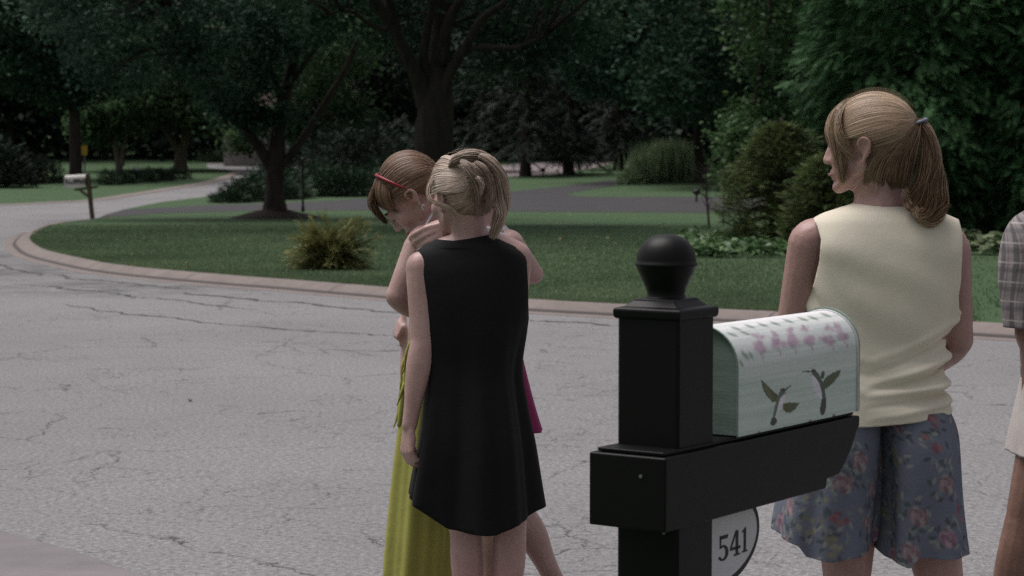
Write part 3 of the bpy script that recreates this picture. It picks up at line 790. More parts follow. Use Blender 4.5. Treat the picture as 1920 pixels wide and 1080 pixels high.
# ---- lamp post, small garden lights, road sign, far house
b = GL(568, 397); D = b[1]
t = thing('lamp_post', 'thin black post standing at the driveway edge right of the maple trunk', 'lamp post', b)
mb = MB(); lathe(mb, [(.05, -.05), (.05, .12), (.035, .16), (.035, 1.42), (.045, 1.44), (.045, 1.5), (.02, 1.53)], b, 12); mb.build('post', M['black_metal'], t, True)
for px, py, lab in ((1018, 331, 'small black path light between the two spruce trunks'), (1306, 379, 'small black path light at the driveway edge below the slender maple')):
    b = GL(px, py)
    t = thing('path_light', lab, 'path light', b, 'small black path lights')
    mb = MB(); lathe(mb, [(.03, -.05), (.03, .22), (.06, .23), (.06, .26)], b, 10); mb.build('post', M['black_metal'], t)
    mb = MB(); lathe(mb, [(.08, .262), (.13, .29), (.1, .40), (.02, .43)], b, 12); mb.build('lamp_hood', M['black_metal'], t, True)
b = GL(159, 338); D = b[1]
M['yellow'] = simple('sign_yellow', (.55, .34, .03), (.45, .28, .03), 10, .5, 0)
M['post_grey'] = simple('post_grey', (.2, .2, .19), (.12, .12, .11), 10, .7, 0)
t = thing('road_sign', 'small yellow road sign on a thin post beside the far dark trunk', 'sign', b)
mb = MB(); box(mb, b + (-.03, 0, -.05), (.06, 0, 0), (0, .04, 0), (0, 0, 1.5)); mb.build('post', M['post_grey'], t)
mb = MB(); c = P(158, 282, D - .03); prism(mb, [(-.12, -.22), (.12, -.22), (.14, -.18), (.14, .18), (.12, .22), (-.12, .22), (-.14, .18), (-.14, -.18)], c, (1, 0, 0), (0, 0, 1), (0, .015, 0)); mb.build('sign_panel', M['yellow'], t)
b = GL(258, 336); g = np.random.default_rng(3)
M['pale_grey'] = simple('pale_grey', (.42, .42, .44), (.3, .3, .32), 8, .9, .3)
mb = MB(); v = []
for i in range(6):
    for j in range(10):
        e = i / 5 * math.pi; a = j / 10 * 6.283; k = 1 + g.normal(0, .06)
        v.append(b + np.array((.13 * math.sin(e) * math.cos(a) * k, .1 * math.sin(e) * math.sin(a) * k, .3 + .34 * math.cos(e) * (1 + .1 * math.cos(a)))))
mb.add(v, [(i * 10 + j, i * 10 + (j + 1) % 10, (i + 1) * 10 + (j + 1) % 10, (i + 1) * 10 + j) for i in range(5) for j in range(10)])
tag(mb.build('pale_object', M['pale_grey'], None, True), 'upright pale object standing in front of the low hedge', 'stone')  # small pale object of unknown nature, modelled as an upright rounded shape

y = 119.0; zb = T(y)
hx = lambda px: (px - 960) / F * y
hz_ = lambda py: float(P(960, py, y)[2])
M['house_wall'] = simple('house_wall', (.33, .29, .28), (.26, .23, .22), 2, .9, .2, .01, 14)
M['house_roof'] = simple('house_roof', (.13, .085, .075), (.08, .055, .05), 3, .9, .4, .02, 20)
M['glass_dark'] = simple('glass_dark', (.02, .024, .028), (.015, .018, .02), 4, .15, 0, spec=.6)
M['white_trim'] = simple('white_trim', (.6, .58, .57), (.5, .48, .47), 5, .7, 0)
t = thing('house', 'distant pale house with a brown roof glimpsed between the maple limbs', 'house', (hx(545), y + 4, zb))
mb = MB(); x0, x1 = hx(420), hx(655); zt = hz_(222)
box(mb, (x0, y, zb - .2), (x1 - x0, 0, 0), (0, 8, 0), (0, 0, zt - zb + .2)); mb.build('wall', M['house_wall'], t)
mb = MB(); zr = zt + 1.5
prism(mb, [(y - .5, zt + .01), (y + 8.5, zt + .01), (y + 4, zr)], (x0 - .5, 0, 0), (0, 1, 0), (0, 0, 1), (hx(520) - x0 + .5, 0, 0)); mb.build('roof', M['house_roof'], t)
mb = MB(); prism(mb, [(y - .4, zt + .02), (y + 8.4, zt + .02), (y + 4, zr + .8)], (hx(522), 0, 0), (0, 1, 0), (0, 0, 1), (x1 + .4 - hx(522), 0, 0)); mb.build('roof', M['house_wall'], t)
for px in (470, 560, 610):
    mb = MB(); cx = hx(px); box(mb, (cx - .62, y - .06, zb + 1.0), (1.24, 0, 0), (0, .058, 0), (0, 0, 1.5)); w = mb.build('window', M['white_trim'], t)
    mb = MB(); box(mb, (cx - .52, y - .075, zb + 1.1), (1.04, 0, 0), (0, .013, 0), (0, 0, 1.3)); mb.build('pane', M['glass_dark'], w)

# ---- litter: one curled leaf on the street, a scatter of yellow leaves on the lawn
b = G(357, 753); g = np.random.default_rng(9); v = []
for i in range(5):
    for j in range(9):
        a = j / 8 * 2 - 1; u_ = i / 4 * 2 - 1
        v.append(b + np.array((a * .014 * (1 - .5 * u_ * u_), u_ * .017, .004 + .012 * a * a + .003 * math.sin(5 * u_))))
M['dead_leaf'] = simple('dead_leaf', (.03, .026, .022), None, 60, .8, .1)
o = mk('fallen_leaf', v, [(i * 9 + j, i * 9 + j + 1, i * 9 + j + 10, i * 9 + j + 9) for i in range(4) for j in range(8)], M['dead_leaf'], None, True)
tag(o, 'small dark curled leaf lying alone on the street', 'leaf')
C = []
for i in range(70):
    px, py = g.uniform(200, 1400), 400 + 110 * g.random() ** 1.3
    q = GL(px, py)
    C.append(q + (0, 0, .03))
M['yellow_leaf'] = simple('yellow_leaf', (.34, .30, .12), (.22, .17, .07), 3, .7, 0)
v, f, r = leaf_cards(np.array(C), .075, g, .6, 2.5)
tag(mk('leaf_litter', v, f, M['yellow_leaf'], attr=r), 'few yellow fallen leaves scattered over the lawn', 'leaves', kind='stuff')
# ================================================================== MAILBOXES
def inpoly(x, y, poly):
    ins = np.zeros(x.shape, bool); n = len(poly)
    for i in range(n):
        (ax, ay), (bx, by) = poly[i], poly[(i + 1) % n]
        ins ^= ((ay > y) != (by > y)) & (x < (bx - ax) * (y - ay) / (by - ay + 1e-9) + ax)
    return ins
def project(v):
    d = v - np.array((0, 0, CAMZ))
    fw = d[:, 1] * CT - d[:, 2] * ST; up = d[:, 1] * ST + d[:, 2] * CT
    return 960 + F * d[:, 0] / fw, 540 - F * up / fw

M['post_black'] = simple('post_black', (.0036, .0036, .0038), (.0026, .0026, .0028), 9, .46, .12, .002, 60, spec=.2)
def paint_mat(name, rough=.45, streak=True):
    m, nt, b = nodes(name)
    at = nt.nodes.new('ShaderNodeAttribute'); at.attribute_name = 'paint'
    f = noise(nt, 9, 5, .65, 'UV', stretch=(.12, 6, 1)); g_ = noise(nt, 40, 3)
    c = mixc(nt, math_(nt, 'MULTIPLY', ramp(nt, f, [(.42, (0, 0, 0)), (.62, (1, 1, 1))]), .85), at.outputs['Color'], mixc(nt, 1, at.outputs['Color'], (1.32, 1.22, 1.26), 'MULTIPLY'))
    c = mixc(nt, math_(nt, 'MULTIPLY', ramp(nt, f, [(.25, (1, 1, 1)), (.45, (0, 0, 0))]), .6), c, mixc(nt, 1, at.outputs['Color'], (.68, .76, .7), 'MULTIPLY'))
    nt.links.new(c, b.inputs['Base Color']); b.inputs['Roughness'].default_value = rough
    bump(nt, b, f, .25, .002)
    return m
M['mail_paint'] = paint_mat('mail_paint')
M['plaque_white'] = simple('plaque_white', (.62, .61, .64), (.56, .55, .58), 6, .4, .05)
M['dark_paint'] = simple('dark_paint', (.02, .02, .022), None, 20, .5, 0)
M['screw'] = simple('screw', (.3, .3, .28), None, 40, .4, 0, metal=.8)

ang = R(35)
ax = np.array((math.sin(ang), math.cos(ang), 0)); rt = np.array((math.cos(ang), -math.sin(ang), 0)); up = np.array((0, 0, 1.))
pw = .139
near = P(1272, 700, 4.06); near[2] = 0
pc = near - rt * pw / 2 + ax * pw / 2            # post axis on the ground
def at(L, r, z): return pc + ax * (L - pw / 2) + rt * r + up * z      # L measured from the post's front face
def along(px, r):                                # L where a point of the plane r shows at px
    lo, hi = -.5, 1.5
    for _ in range(40):
        m = (lo + hi) / 2; p = at(m, r, 1)
        if 960 + F * p[0] / p[1] < px: lo = m
        else: hi = m
    return lo
mail = thing('mailbox', 'painted mint mailbox with hummingbirds on a square black ball-topped post', 'mailbox', pc)
ztop = P(1280, 583, 4.06)[2]
mb = MB(); h = pw / 2; c_ = .006
sq = [(-h + c_, -h), (h - c_, -h), (h, -h + c_), (h, h - c_), (h - c_, h), (-h + c_, h), (-h, h - c_), (-h, -h + c_)]
prism(mb, sq, pc - up * .1, rt, ax, up * (ztop - .018 + .1))
mb.build('post', M['post_black'], mail)
def sqring(mb, prof):
    v = []
    for s_, z in prof:
        v += [pc + rt * (a * s_) + ax * (b_ * s_) + up * z for a, b_ in ((-1, -1), (1, -1), (1, 1), (-1, 1))]
    f = [(i * 4 + j, i * 4 + (j + 1) % 4, (i + 1) * 4 + (j + 1) % 4, (i + 1) * 4 + j) for i in range(len(prof) - 1) for j in range(4)]
    f.append((3, 2, 1, 0)); n = (len(prof) - 1) * 4; f.append((n, n + 1, n + 2, n + 3)); mb.add(v, f)
mb = MB(); sqring(mb, [(h + .002, ztop - .02), (h + .0055, ztop - .016), (h + .0065, ztop - .003), (h + .004, ztop + .001), (h - .010, ztop + .004), (h - .022, ztop + .014), (.045, ztop + .019)])
mb.build('post_cap', M['post_black'], mail, bevel=.002)
mb = MB(); lathe(mb, [(.044, .0), (.039, .004), (.0365, .01), (.040, .022), (.049, .042), (.0565, .058), (.0588, .064), (.0612, .066), (.0612, .0705), (.0588, .0725), (.0585, .078), (.0565, .09), (.051, .103), (.042, .114), (.029, .1225), (.014, .1265), (.001, .1275)], pc + up * (ztop + .016), 40)
mb.build('ball_finial', M['post_black'], mail, True)
# the long bracket that wraps the post and carries the box
aw = .086; L0 = along(1250, aw)
pn = at(L0, aw, 0); za = P(1250, 860, pn[1])[2]; zb_ = P(1250, 1000, pn[1])[2]
L1 = along(1616, aw)
poly = [(L0, zb_), (L0, za)]
poly += [(L1, za), (L1, za - .022)]
for k in range(1, 8):                            # the far end sweeps in under the box
    t_ = k / 7; poly.append((L1 - .012 - .085 * t_ ** 1.6, za - .022 - (za - zb_ - .046) * t_))
poly += [(L1 - .155, zb_ + .02), (L1 - .16, zb_ + .0)]
mb = MB(); prism(mb, poly[::-1], at(0, -aw, 0) , ax, up, rt * (2 * aw))
mb.build('bracket', M['post_black'], mail, bevel=.004)
mb = MB(); box(mb, at(L0 + .012, -aw + .012, za + .0015), ax * (L1 - L0 - .02), rt * (2 * aw - .024), up * .007)
mb.build('bracket_board', M['post_black'], mail, bevel=.002)
# vaulted box
zb0 = za + .0095; bw = .081; La, Lb = along(1384, bw), along(1612, bw)
hs_ = .138; nl_, na = 190, 60
arc = [(bw, zb0 + hs_ * k / 60) for k in range(60)] + [(bw * math.cos(k / na * math.pi), zb0 + hs_ + bw * math.sin(k / na * math.pi)) for k in range(na + 1)] + [(-bw, zb0 + hs_ * (59 - k) / 60) for k in range(60)]
arc = np.array(arc); Ls = np.linspace(La, Lb, nl_)
V_ = (pc[None, None] + ax * (Ls[:, None, None] - pw / 2) + rt * arc[None, :, :1] + up * arc[None, :, 1:]).reshape(-1, 3)
k = len(arc); idx = np.arange((nl_ - 1) * k).reshape(nl_ - 1, k)[:, :-1].ravel()
F_ = np.stack([idx, idx + 1, idx + k + 1, idx + k], 1)[:, ::-1]
s_len = np.concatenate([[0], np.cumsum(np.linalg.norm(np.diff(arc, axis=0), axis=1))])
uv_ = np.stack(np.meshgrid(Ls, s_len, indexing='ij'), -1).reshape(-1, 2)
px_, py_ = project(V_); X = (px_ - 1320) * 3.856; Y = (py_ - 560) * 3.856
half = np.tile(np.arange(k), nl_)
mir = np.where(half > k // 2, k - 1 - half, half); src = np.repeat(np.arange(nl_), k) * k + mir
X, Y = X[src], Y[src]
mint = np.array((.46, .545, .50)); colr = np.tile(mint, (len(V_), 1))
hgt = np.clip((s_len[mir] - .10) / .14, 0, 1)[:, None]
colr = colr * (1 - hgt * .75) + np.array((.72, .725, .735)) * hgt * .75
gq = np.random.default_rng(8)
def dab(x, y, rx, ry, col, a=1, soft=.5, rot=0):
    global colr
    dx, dy = X - x, Y - y; c, s__ = math.cos(rot), math.sin(rot)
    d = np.sqrt(((dx * c + dy * s__) / rx) ** 2 + ((-dx * s__ + dy * c) / ry) ** 2)
    w_ = (np.clip((1.15 - d) / soft, 0, 1) * a)[:, None]
    colr = colr * (1 - w_) + np.array(col) * w_
def patch(poly, col, a=1):
    global colr
    w_ = (inpoly(X, Y, poly) * a)[:, None]; colr = colr * (1 - w_) + np.array(col) * w_
GREEN = (.05, .075, .045); OL = (.075, .085, .035); DK = (.03, .035, .03); WH = (.62, .60, .66)
for x, y in ((230, 215), (330, 200), (425, 190), (515, 180), (610, 162), (715, 148), (790, 140), (880, 118), (300, 250), (205, 260)):
    dab(x, y, 48, 11, (.17, .23, .19), .75, .6, .32)
for x, y in ((310, 420), (285, 400), (340, 410), (270, 470)): dab(x, y, 34, 13, (.14, .22, .14), .7, .6, 1.1)
PK = [(.40, .285, .36), (.34, .22, .30), (.47, .36, .43)]
for x, y, r_ in ((405, 355, 46), (530, 322, 44), (640, 308, 50), (760, 292, 46), (910, 285, 44), (1012, 270, 44)):
    for j in range(9):
        dab(x + gq.normal(0, r_ * .42), y + gq.normal(0, r_ * .34), r_ * .66, r_ * .54, PK[j % 3], .66, .7, gq.uniform(0, 3))
    for j in range(4): dab(x - 22 + gq.normal(0, 24), y - 72 + gq.normal(0, 8), 28, 15, PK[j % 3], .7, .7, gq.uniform(0, 3))
    dab(x + 24, y + 72, 8, 22, PK[1], .6, .6); dab(x + 8, y + 48, 8, 16, PK[1], .5, .6)
    dab(x - 60, y - 20, 30, 14, (.66, .66, .66), .5, .7, .5); dab(x + 45, y - 55, 30, 12, (.66, .66, .66), .5, .7, .5)
# first hummingbird
patch([(412, 585), (455, 622), (500, 668), (545, 705), (530, 745), (492, 748), (470, 720), (450, 700), (425, 650)], OL)
patch([(425, 602), (470, 660), (505, 725), (492, 735), (455, 690)], (.13, .14, .06), .8)
patch([(570, 757), (640, 750), (690, 755), (660, 800), (625, 825), (595, 822), (570, 800)], OL)
patch([(560, 700), (590, 690), (585, 730), (560, 790), (535, 830), (515, 868), (500, 868), (520, 790)], WH)
patch([(552, 655), (575, 645), (590, 655), (580, 690), (550, 720), (532, 790), (512, 862), (495, 866), (510, 780), (530, 715)], (.09, .13, .10))
patch([(582, 655), (630, 622), (632, 628), (590, 668)], DK)
dab(572, 662, 17, 14, DK); dab(590, 682, 9, 8, (.35, .14, .16), .8)
patch([(490, 860), (522, 862), (530, 880), (522, 905), (498, 922), (478, 912), (482, 885)], DK)
# second hummingbird
patch([(850, 612), (880, 570), (930, 535), (992, 512), (975, 560), (935, 608), (890, 648), (862, 655)], (.055, .09, .05))
patch([(880, 600), (930, 560), (970, 535), (940, 590), (890, 632)], OL, .9)
patch([(842, 575), (848, 535), (862, 520), (874, 530), (866, 580)], GREEN)
patch([(778, 560), (800, 560), (832, 610), (850, 680), (852, 725), (835, 720), (812, 690), (790, 640)], WH)
patch([(775, 515), (800, 508), (822, 535), (850, 580), (872, 640), (882, 720), (884, 790), (868, 842), (842, 838), (838, 800), (856, 740), (852, 680), (835, 620), (810, 575), (782, 548)], (.06, .09, .07))
patch([(850, 730), (880, 720), (884, 790), (866, 842), (842, 838), (840, 790)], DK)
patch([(705, 526), (775, 520), (778, 534), (706, 530)], DK)
dab(792, 522, 19, 16, DK); dab(770, 548, 9, 7, (.34, .15, .16), .6)
for x, y in ((588, 935), (770, 888), (400, 970), (1115, 825), (940, 845)): dab(x, y, 14, 12, DK, .85, .5)
colr *= (1 + gq.normal(0, .03, len(colr)))[:, None]
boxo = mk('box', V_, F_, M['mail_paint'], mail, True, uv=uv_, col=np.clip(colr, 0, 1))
def endplate(name, L, m, inset, thick=.004):
    mb = MB(); s_ = (bw - inset) / bw
    o2 = [(a * s_, zb0 + .002 + (z - zb0) * s_) for a, z in arc[::3]]
    prism(mb, o2, at(L, 0, 0), rt, up, ax * thick); return mb.build(name, m, boxo)
M['mail_end'] = simple('mail_end', (.27, .34, .30), (.21, .27, .235), 8, .5, .25, .002, 30, (1, 1, 5))  # darker copy of the mint: shade put into the end's colour
endplate('end_plate', La + .006, M['mail_end'], .0015)
endplate('door', Lb - .004, M['mail_end'], -.002, .008)
M['rim_metal'] = simple('rim_metal', (.55, .56, .55), (.42, .43, .42), 12, .35, .1)
for L, r_, m in ((La, .0022, M['mail_end']), (Lb - .006, .0032, M['rim_metal'])):
    mb = MB(); tube(mb, [at(L, a, z) + (rt * a / bw + up * (z > zb0 + hs_) * .5) * .001 for a, z in arc[::3]], [r_] * len(arc[::3]), 6, 1); mb.build('rim', m, boxo, True)
# address plaque hung under the bracket
rp = .012; Lc = along(1334, rp); A_ = along(1427, rp) - Lc
pcn = at(Lc, rp, 0); zc = P(1334, 1013, pcn[1])[2]; B_ = .112
el = [(math.cos(t) * A_, math.sin(t) * B_) for t in np.linspace(0, 2 * math.pi, 64, endpoint=False)]
el2 = [(x * (1 - .017 / A_), y_ * (1 - .017 / B_)) for x, y_ in el]
mb = MB(); prism(mb, el[::-1], at(Lc, rp - .006, zc), ax, up, rt * .008); plq = mb.build('number_plaque', M['dark_paint'], mail, bevel=.002)
mb = MB(); prism(mb, el2[::-1], at(Lc, rp + .0015, zc), ax, up, rt * .0028); mb.build('plaque_face', M['plaque_white'], plq)
def glyph(d):
    if d == '1': return [[(.36, .06), (.36, .84), (.64, .97), (.64, .06)], [(.36, .84), (.14, .80), (.14, .85), (.64, 1.0), (.64, .9)], [(.12, 0), (.12, .06), (.88, .06), (.88, 0)]]
    if d == '4': return [[(.55, .06), (.55, 1), (.78, 1), (.78, .06)], [(.0, .25), (.0, .36), (1, .36), (1, .25)], [(.0, .36), (.55, 1.0), (.60, .92), (.14, .36)], [(.36, 0), (.36, .06), (.97, .06), (.97, 0)]]
    bowl = [(.42 + .5 * math.cos(t), .31 + .31 * math.sin(t)) for t in np.linspace(R(125), R(-140), 18)] + [(.40 + .27 * math.cos(t), .31 + .235 * math.sin(t)) for t in np.linspace(R(-140), R(125), 18)]
    return [bowl, [(.12, .5), (.12, 1), (.22, 1), (.22, .54)], [(.12, .86), (.12, 1), (.9, 1), (.82, .86)], [(.0, .12), (.06, .2), (.2, .18), (.14, .06)]]
mb = MB()
for dgt, xa, xb, yc in (('5', 1347, 1367, 1027), ('4', 1369, 1388, 1018), ('1', 1390, 1403, 1011)):
    la, lb = along(xa, rp), along(xb, rp); q = at((la + lb) / 2, rp, 0); zz = P((xa + xb) / 2, yc, q[1])[2]
    for pl in glyph(dgt):
        pts = [(la + x * (lb - la), zz + (y_ - .5) * .052) for x, y_ in pl]
        prism(mb, pts[::-1], at(0, rp + .0045, 0), ax, up, rt * .0012)
mb.build('house_number', M['dark_paint'], plq)
for L_, z_ in ((None, 0), (None, 1)):
    q = P(1163, 902, pn[1] - .03) if z_ == 0 else P(1217, 1007, pn[1] + .04)
    r0 = np.dot(q - pc, rt); zz = q[2]; Lq = L0 if z_ == 0 else 0
    mb = MB(); e1 = rt; lat = [(math.cos(t) * .0035, math.sin(t) * .0035) for t in np.linspace(0, 6.283, 10, endpoint=False)]
    prism(mb, lat, at(Lq + .0005, r0, zz), rt, up, -ax * .003); mb.build('screw', M['screw'], mail)

# ---- the white mailbox across the lawn
b = GL(174, 410); D = b[1]
M['post_wood'] = simple('post_wood', (.13, .105, .07), (.075, .06, .042), 14, .9, .4, .01, 20, (1, 1, .2))
m, nt, bs = nodes('mail_white')
f1 = noise(nt, 9, 6, .75); tc = nt.nodes.new('ShaderNodeTexCoord'); spx = nt.nodes.new('ShaderNodeSeparateXYZ'); nt.links.new(tc.outputs['Object'], spx.inputs[0])
D_SIDE = 0
zc_ = float(P(142, 340, D)[2] - b[2])
band = ramp(nt, math_(nt, 'ABSOLUTE', math_(nt, 'SUBTRACT', spx.outputs[2], zc_)), [(.03, (1, 1, 1)), (.11, (0, 0, 0))])
msk = mixc(nt, 1, ramp(nt, f1, [(.40, (0, 0, 0)), (.48, (1, 1, 1))]), band, 'MULTIPLY')
nt.links.new(mixc(nt, msk, (.62, .60, .55), (.045, .045, .04)), bs.inputs['Base Color']); bs.inputs['Roughness'].default_value = .5
t = thing('mailbox', 'white mailbox with a dark painted vine on a leaning wooden post', 'mailbox', b)
mb = MB(); pt, pb = P(164.5, 326, D), b + (0, 0, -.1)
hw = .05
for q0, q1 in ((pb, pt),):
    v = [q + np.array((x, y_, 0)) for q in (q0, q1) for x, y_ in ((-hw, -hw), (hw, -hw), (hw, hw), (-hw, hw))]
    mb.add(v, [(3, 2, 1, 0), (4, 5, 6, 7), (0, 1, 5, 4), (1, 2, 6, 5), (2, 3, 7, 6), (3, 0, 4, 7)])
mb.build('post', M['post_wood'], t)
mb = MB(); q = P(140, 355.5, D); e = P(183, 350, D); dq = e - q
box(mb, q + (0, -.03, -.035), dq, (0, .06, 0), (0, 0, .06)); mb.build('arm', M['post_wood'], t)
mb = MB(); q = P(148, 358, D); e = P(165.5, 371, D); box(mb, q + (0, -.022, -.0), e - q, (0, .044, 0), (.045, 0, .045)); mb.build('brace', M['post_wood'], t)
mb = MB(); o = P(124.5, 352, D); w_ = (P(162, 351, D) - o)[0]; hh = .17; rr = .13
sec = [(-.13, 0), (.13, 0), (.13, hh)] + [(.13 * math.cos(a), hh + rr * 1.1 * math.sin(a)) for a in np.linspace(0, math.pi, 14)[1:-1]] + [(-.13, hh)]
prism(mb, sec, o, (0, 1, 0), (0, 0, 1), (w_, 0, .03)); bx = mb.build('box', m, t)
mb = MB(); sec2 = [(x * 1.05, z * 1.04 - .004) for x, z in sec]; prism(mb, sec2, o + (-.025, 0, -.001), (0, 1, 0), (0, 0, 1), (.024, 0, 0)); mb.build('door', M['white_trim'], bx)
# ================================================================== PEOPLE
def skin_mat(name, c, c2):
    m, nt, b = nodes(name)
    f = noise(nt, 13, 5, .7); g_ = noise(nt, 120, 3)
    cc_ = ramp(nt, f, [(.3, tuple(k * .86 for k in c2)), (.5, c2), (.7, c)])
    cc_ = mixc(nt, ramp(nt, noise(nt, 95, 2, .5), [(.66, (0, 0, 0)), (.74, (.14, .14, .14))]), cc_, (c2[0] * .6, c2[1] * .5, c2[2] * .45))
    nt.links.new(cc_, b.inputs['Base Color'])
    b.inputs['Roughness'].default_value = .43; b.inputs['Specular IOR Level'].default_value = .42
    b.inputs['Subsurface Weight'].default_value = .12; b.inputs['Subsurface Radius'].default_value = (.012, .005, .003); b.inputs['Subsurface Scale'].default_value = .6
    bump(nt, b, g_, .22, .003)
    return m
def hair_mat(name, dark, mid, light):
    m, nt, b = nodes(name)
    at = nt.nodes.new('ShaderNodeAttribute'); at.attribute_name = 'rnd'
    f = noise(nt, 22, 3)
    s = math_(nt, 'ADD', math_(nt, 'MULTIPLY', at.outputs['Fac'], .7), math_(nt, 'MULTIPLY', f, .3))
    nt.links.new(ramp(nt, s, [(.15, dark), (.5, mid), (.9, light)]), b.inputs['Base Color'])
    b.inputs['Roughness'].default_value = .5; b.inputs['Specular IOR Level'].default_value = .4
    return m
def cloth(name, c, c2=None, rough=.85, weave=260, bs=.25, sheen=.0):
    m, nt, b = nodes(name)
    c2 = c2 or tuple(k * .86 for k in c)
    f = noise(nt, 5, 4, .6); wv = noise(nt, weave, 2)
    nt.links.new(ramp(nt, f, [(.3, c2), (.7, c)]), b.inputs['Base Color'])
    b.inputs['Roughness'].default_value = rough; b.inputs['Specular IOR Level'].default_value = .2
    b.inputs['Sheen Weight'].default_value = sheen
    h_ = math_(nt, 'ADD', math_(nt, 'MULTIPLY', wv, .35), math_(nt, 'MULTIPLY', noise(nt, 16, 3, .5), 1.6))
    bump(nt, b, h_, bs, .006)
    return m
SK1 = skin_mat('skin_fair', (.50, .335, .31), (.45, .285, .26))
SK2 = skin_mat('skin_rosy', (.44, .275, .25), (.38, .225, .20))
SK3 = skin_mat('skin_tan', (.26, .15, .115), (.2, .112, .085))
HB = hair_mat('hair_blonde', (.13, .088, .064), (.40, .295, .225), (.72, .61, .53))
HY = hair_mat('hair_dark_blonde', (.11, .068, .043), (.30, .20, .128), (.54, .40, .285))
HR = hair_mat('hair_auburn', (.06, .032, .02), (.17, .095, .058), (.31, .20, .13))
HD = hair_mat('hair_brown', (.02, .014, .01), (.06, .04, .028), (.12, .085, .06))

# ---- solids that get fused into one continuous surface
def capsule(mb, p1, r1, p2, r2, seg=14, squash=None):
    p1, p2 = np.asarray(p1, float), np.asarray(p2, float)
    d = p2 - p1; L = np.linalg.norm(d) + 1e-6; d = d / L
    ref = np.array((.3, .2, .93)) if abs(d[2]) < .9 else np.array((.9, .2, .1))
    a = np.cross(d, ref); a /= np.linalg.norm(a); b = np.cross(d, a)
    prof = [(p1 - d * r1 * math.cos(t), r1 * math.sin(t)) for t in np.linspace(.12, math.pi / 2, 5)] + [(p2 + d * r2 * math.sin(t), r2 * math.cos(t)) for t in np.linspace(0, math.pi / 2 - .12, 5)]
    v = [c + (a * math.cos(t) + b * math.sin(t)) * r for c, r in prof for t in np.linspace(0, 2 * math.pi, seg, endpoint=False)]
    n = len(prof)
    f = [(i * seg + j, i * seg + (j + 1) % seg, (i + 1) * seg + (j + 1) % seg, (i + 1) * seg + j) for i in range(n - 1) for j in range(seg)]
    f.append(tuple(range(seg))[::-1]); f.append(tuple((n - 1) * seg + j for j in range(seg)))
    mb.add(v, f)
def ell(mb, c, r, A=None, seg=18):
    c = np.asarray(c, float); r = np.asarray(r, float); A = np.eye(3) if A is None else A
    v = []; n = 11
    for i in range(n):
        e = .1 + (math.pi - .2) * i / (n - 1)
        for t in np.linspace(0, 2 * math.pi, seg, endpoint=False):
            v.append(c + A @ (r * np.array((math.sin(e) * math.cos(t), math.sin(e) * math.sin(t), math.cos(e)))))
    f = [(i * seg + j, (i + 1) * seg + j, (i + 1) * seg + (j + 1) % seg, i * seg + (j + 1) % seg) for i in range(n - 1) for j in range(seg)]
    f.append(tuple(range(seg))); f.append(tuple((n - 1) * seg + j for j in range(seg))[::-1])
    mb.add(v, f)
def limb(mb, pts, rad):
    q = catmull(np.column_stack([np.asarray(pts, float), rad]), 5)
    for a, b in zip(q[:-1], q[1:]): capsule(mb, a[:3], a[3], b[:3], b[3])
def fuse(name, mb, mat, parent, voxel=.005, it=5):
    v = np.vstack(mb.v)
    me = bpy.data.meshes.new('tmp'); me.from_pydata([tuple(p) for p in v], [], mb.f)
    o = bpy.data.objects.new('tmp', me); COL.objects.link(o)
    r = o.modifiers.new('r', 'REMESH'); r.mode = 'VOXEL'; r.voxel_size = voxel; r.adaptivity = 0
    s = o.modifiers.new('s', 'SMOOTH'); s.factor = .5; s.iterations = it
    dg = bpy.context.evaluated_depsgraph_get(); dg.update()
    m2 = bpy.data.meshes.new_from_object(o.evaluated_get(dg))
    n = len(m2.vertices); co_ = np.zeros(n * 3, np.float32); m2.vertices.foreach_get('co', co_)
    fl = [tuple(p.vertices) for p in m2.polygons]
    bpy.data.objects.remove(o); bpy.data.meshes.remove(me); bpy.data.meshes.remove(m2)
    return mk(name, co_.reshape(-1, 3), fl, mat, parent, True)

def basis(fwd, upv=(0, 0, 1), roll=0):
    f = unit(np.asarray(fwd, float)); u = np.asarray(upv, float); r = unit(np.cross(f, u)); u = np.cross(r, f)
    return np.column_stack([r, f, u])           # columns: right, forward, up

def head(mb, c, A, ears=(1, 1)):
    H = lambda x, y, z: np.asarray(c) + A @ np.array((x, y, z))
    ell(mb, H(0, -.012, .022), (.075, .094, .088), A); ell(mb, H(0, .036, -.03), (.058, .058, .082), A)
    for s in (-1, 1):
        capsule(mb, H(s * .05, .0, -.05), .022, H(s * .012, .07, -.096), .016)
        capsule(mb, H(s * .03, .083, .014), .010, H(s * .008, .09, .012), .010)
        ell(mb, H(s * .038, .062, -.03), (.026, .024, .03), A)
        ell(mb, H(s * .031, .079, -.006), (.0135, .0105, .0095), A)
        ell(mb, H(s * .011, .098, -.037), (.0085, .010, .008), A)
        # ear: rim, lobe, concha plate
        ex = .0755
        pts = [H(s * (ex + .004), .004, -.012), H(s * (ex + .010), .002, .008), H(s * (ex + .014), -.012, .014), H(s * (ex + .016), -.026, .006), H(s * (ex + .014), -.026, -.014), H(s * (ex + .008), -.014, -.032), H(s * (ex + .004), -.006, -.044)]
        limb(mb, pts, [.0045, .0045, .0045, .0048, .0046, .0044, .0065])
        ell(mb, H(s * (ex + .003), -.012, -.012), (.005, .016, .024), A @ np.array(Matrix.Rotation(s * .35, 3, 'Z')))
    capsule(mb, H(0, .091, .006), .0085, H(0, .106, -.033), .0115); ell(mb, H(0, .107, -.036), (.0105, .0095, .009), A)
    capsule(mb, H(-.02, .083, -.066), .006, H(0, .0945, -.0625), .0075); capsule(mb, H(.02, .083, -.066), .006, H(0, .0945, -.0625), .0075)
    capsule(mb, H(-.017, .083, -.073), .006, H(0, .092, -.0745), .008); capsule(mb, H(.017, .083, -.073), .006, H(0, .092, -.0745), .008)
    ell(mb, H(0, .078, -.1), (.02, .018, .016), A)
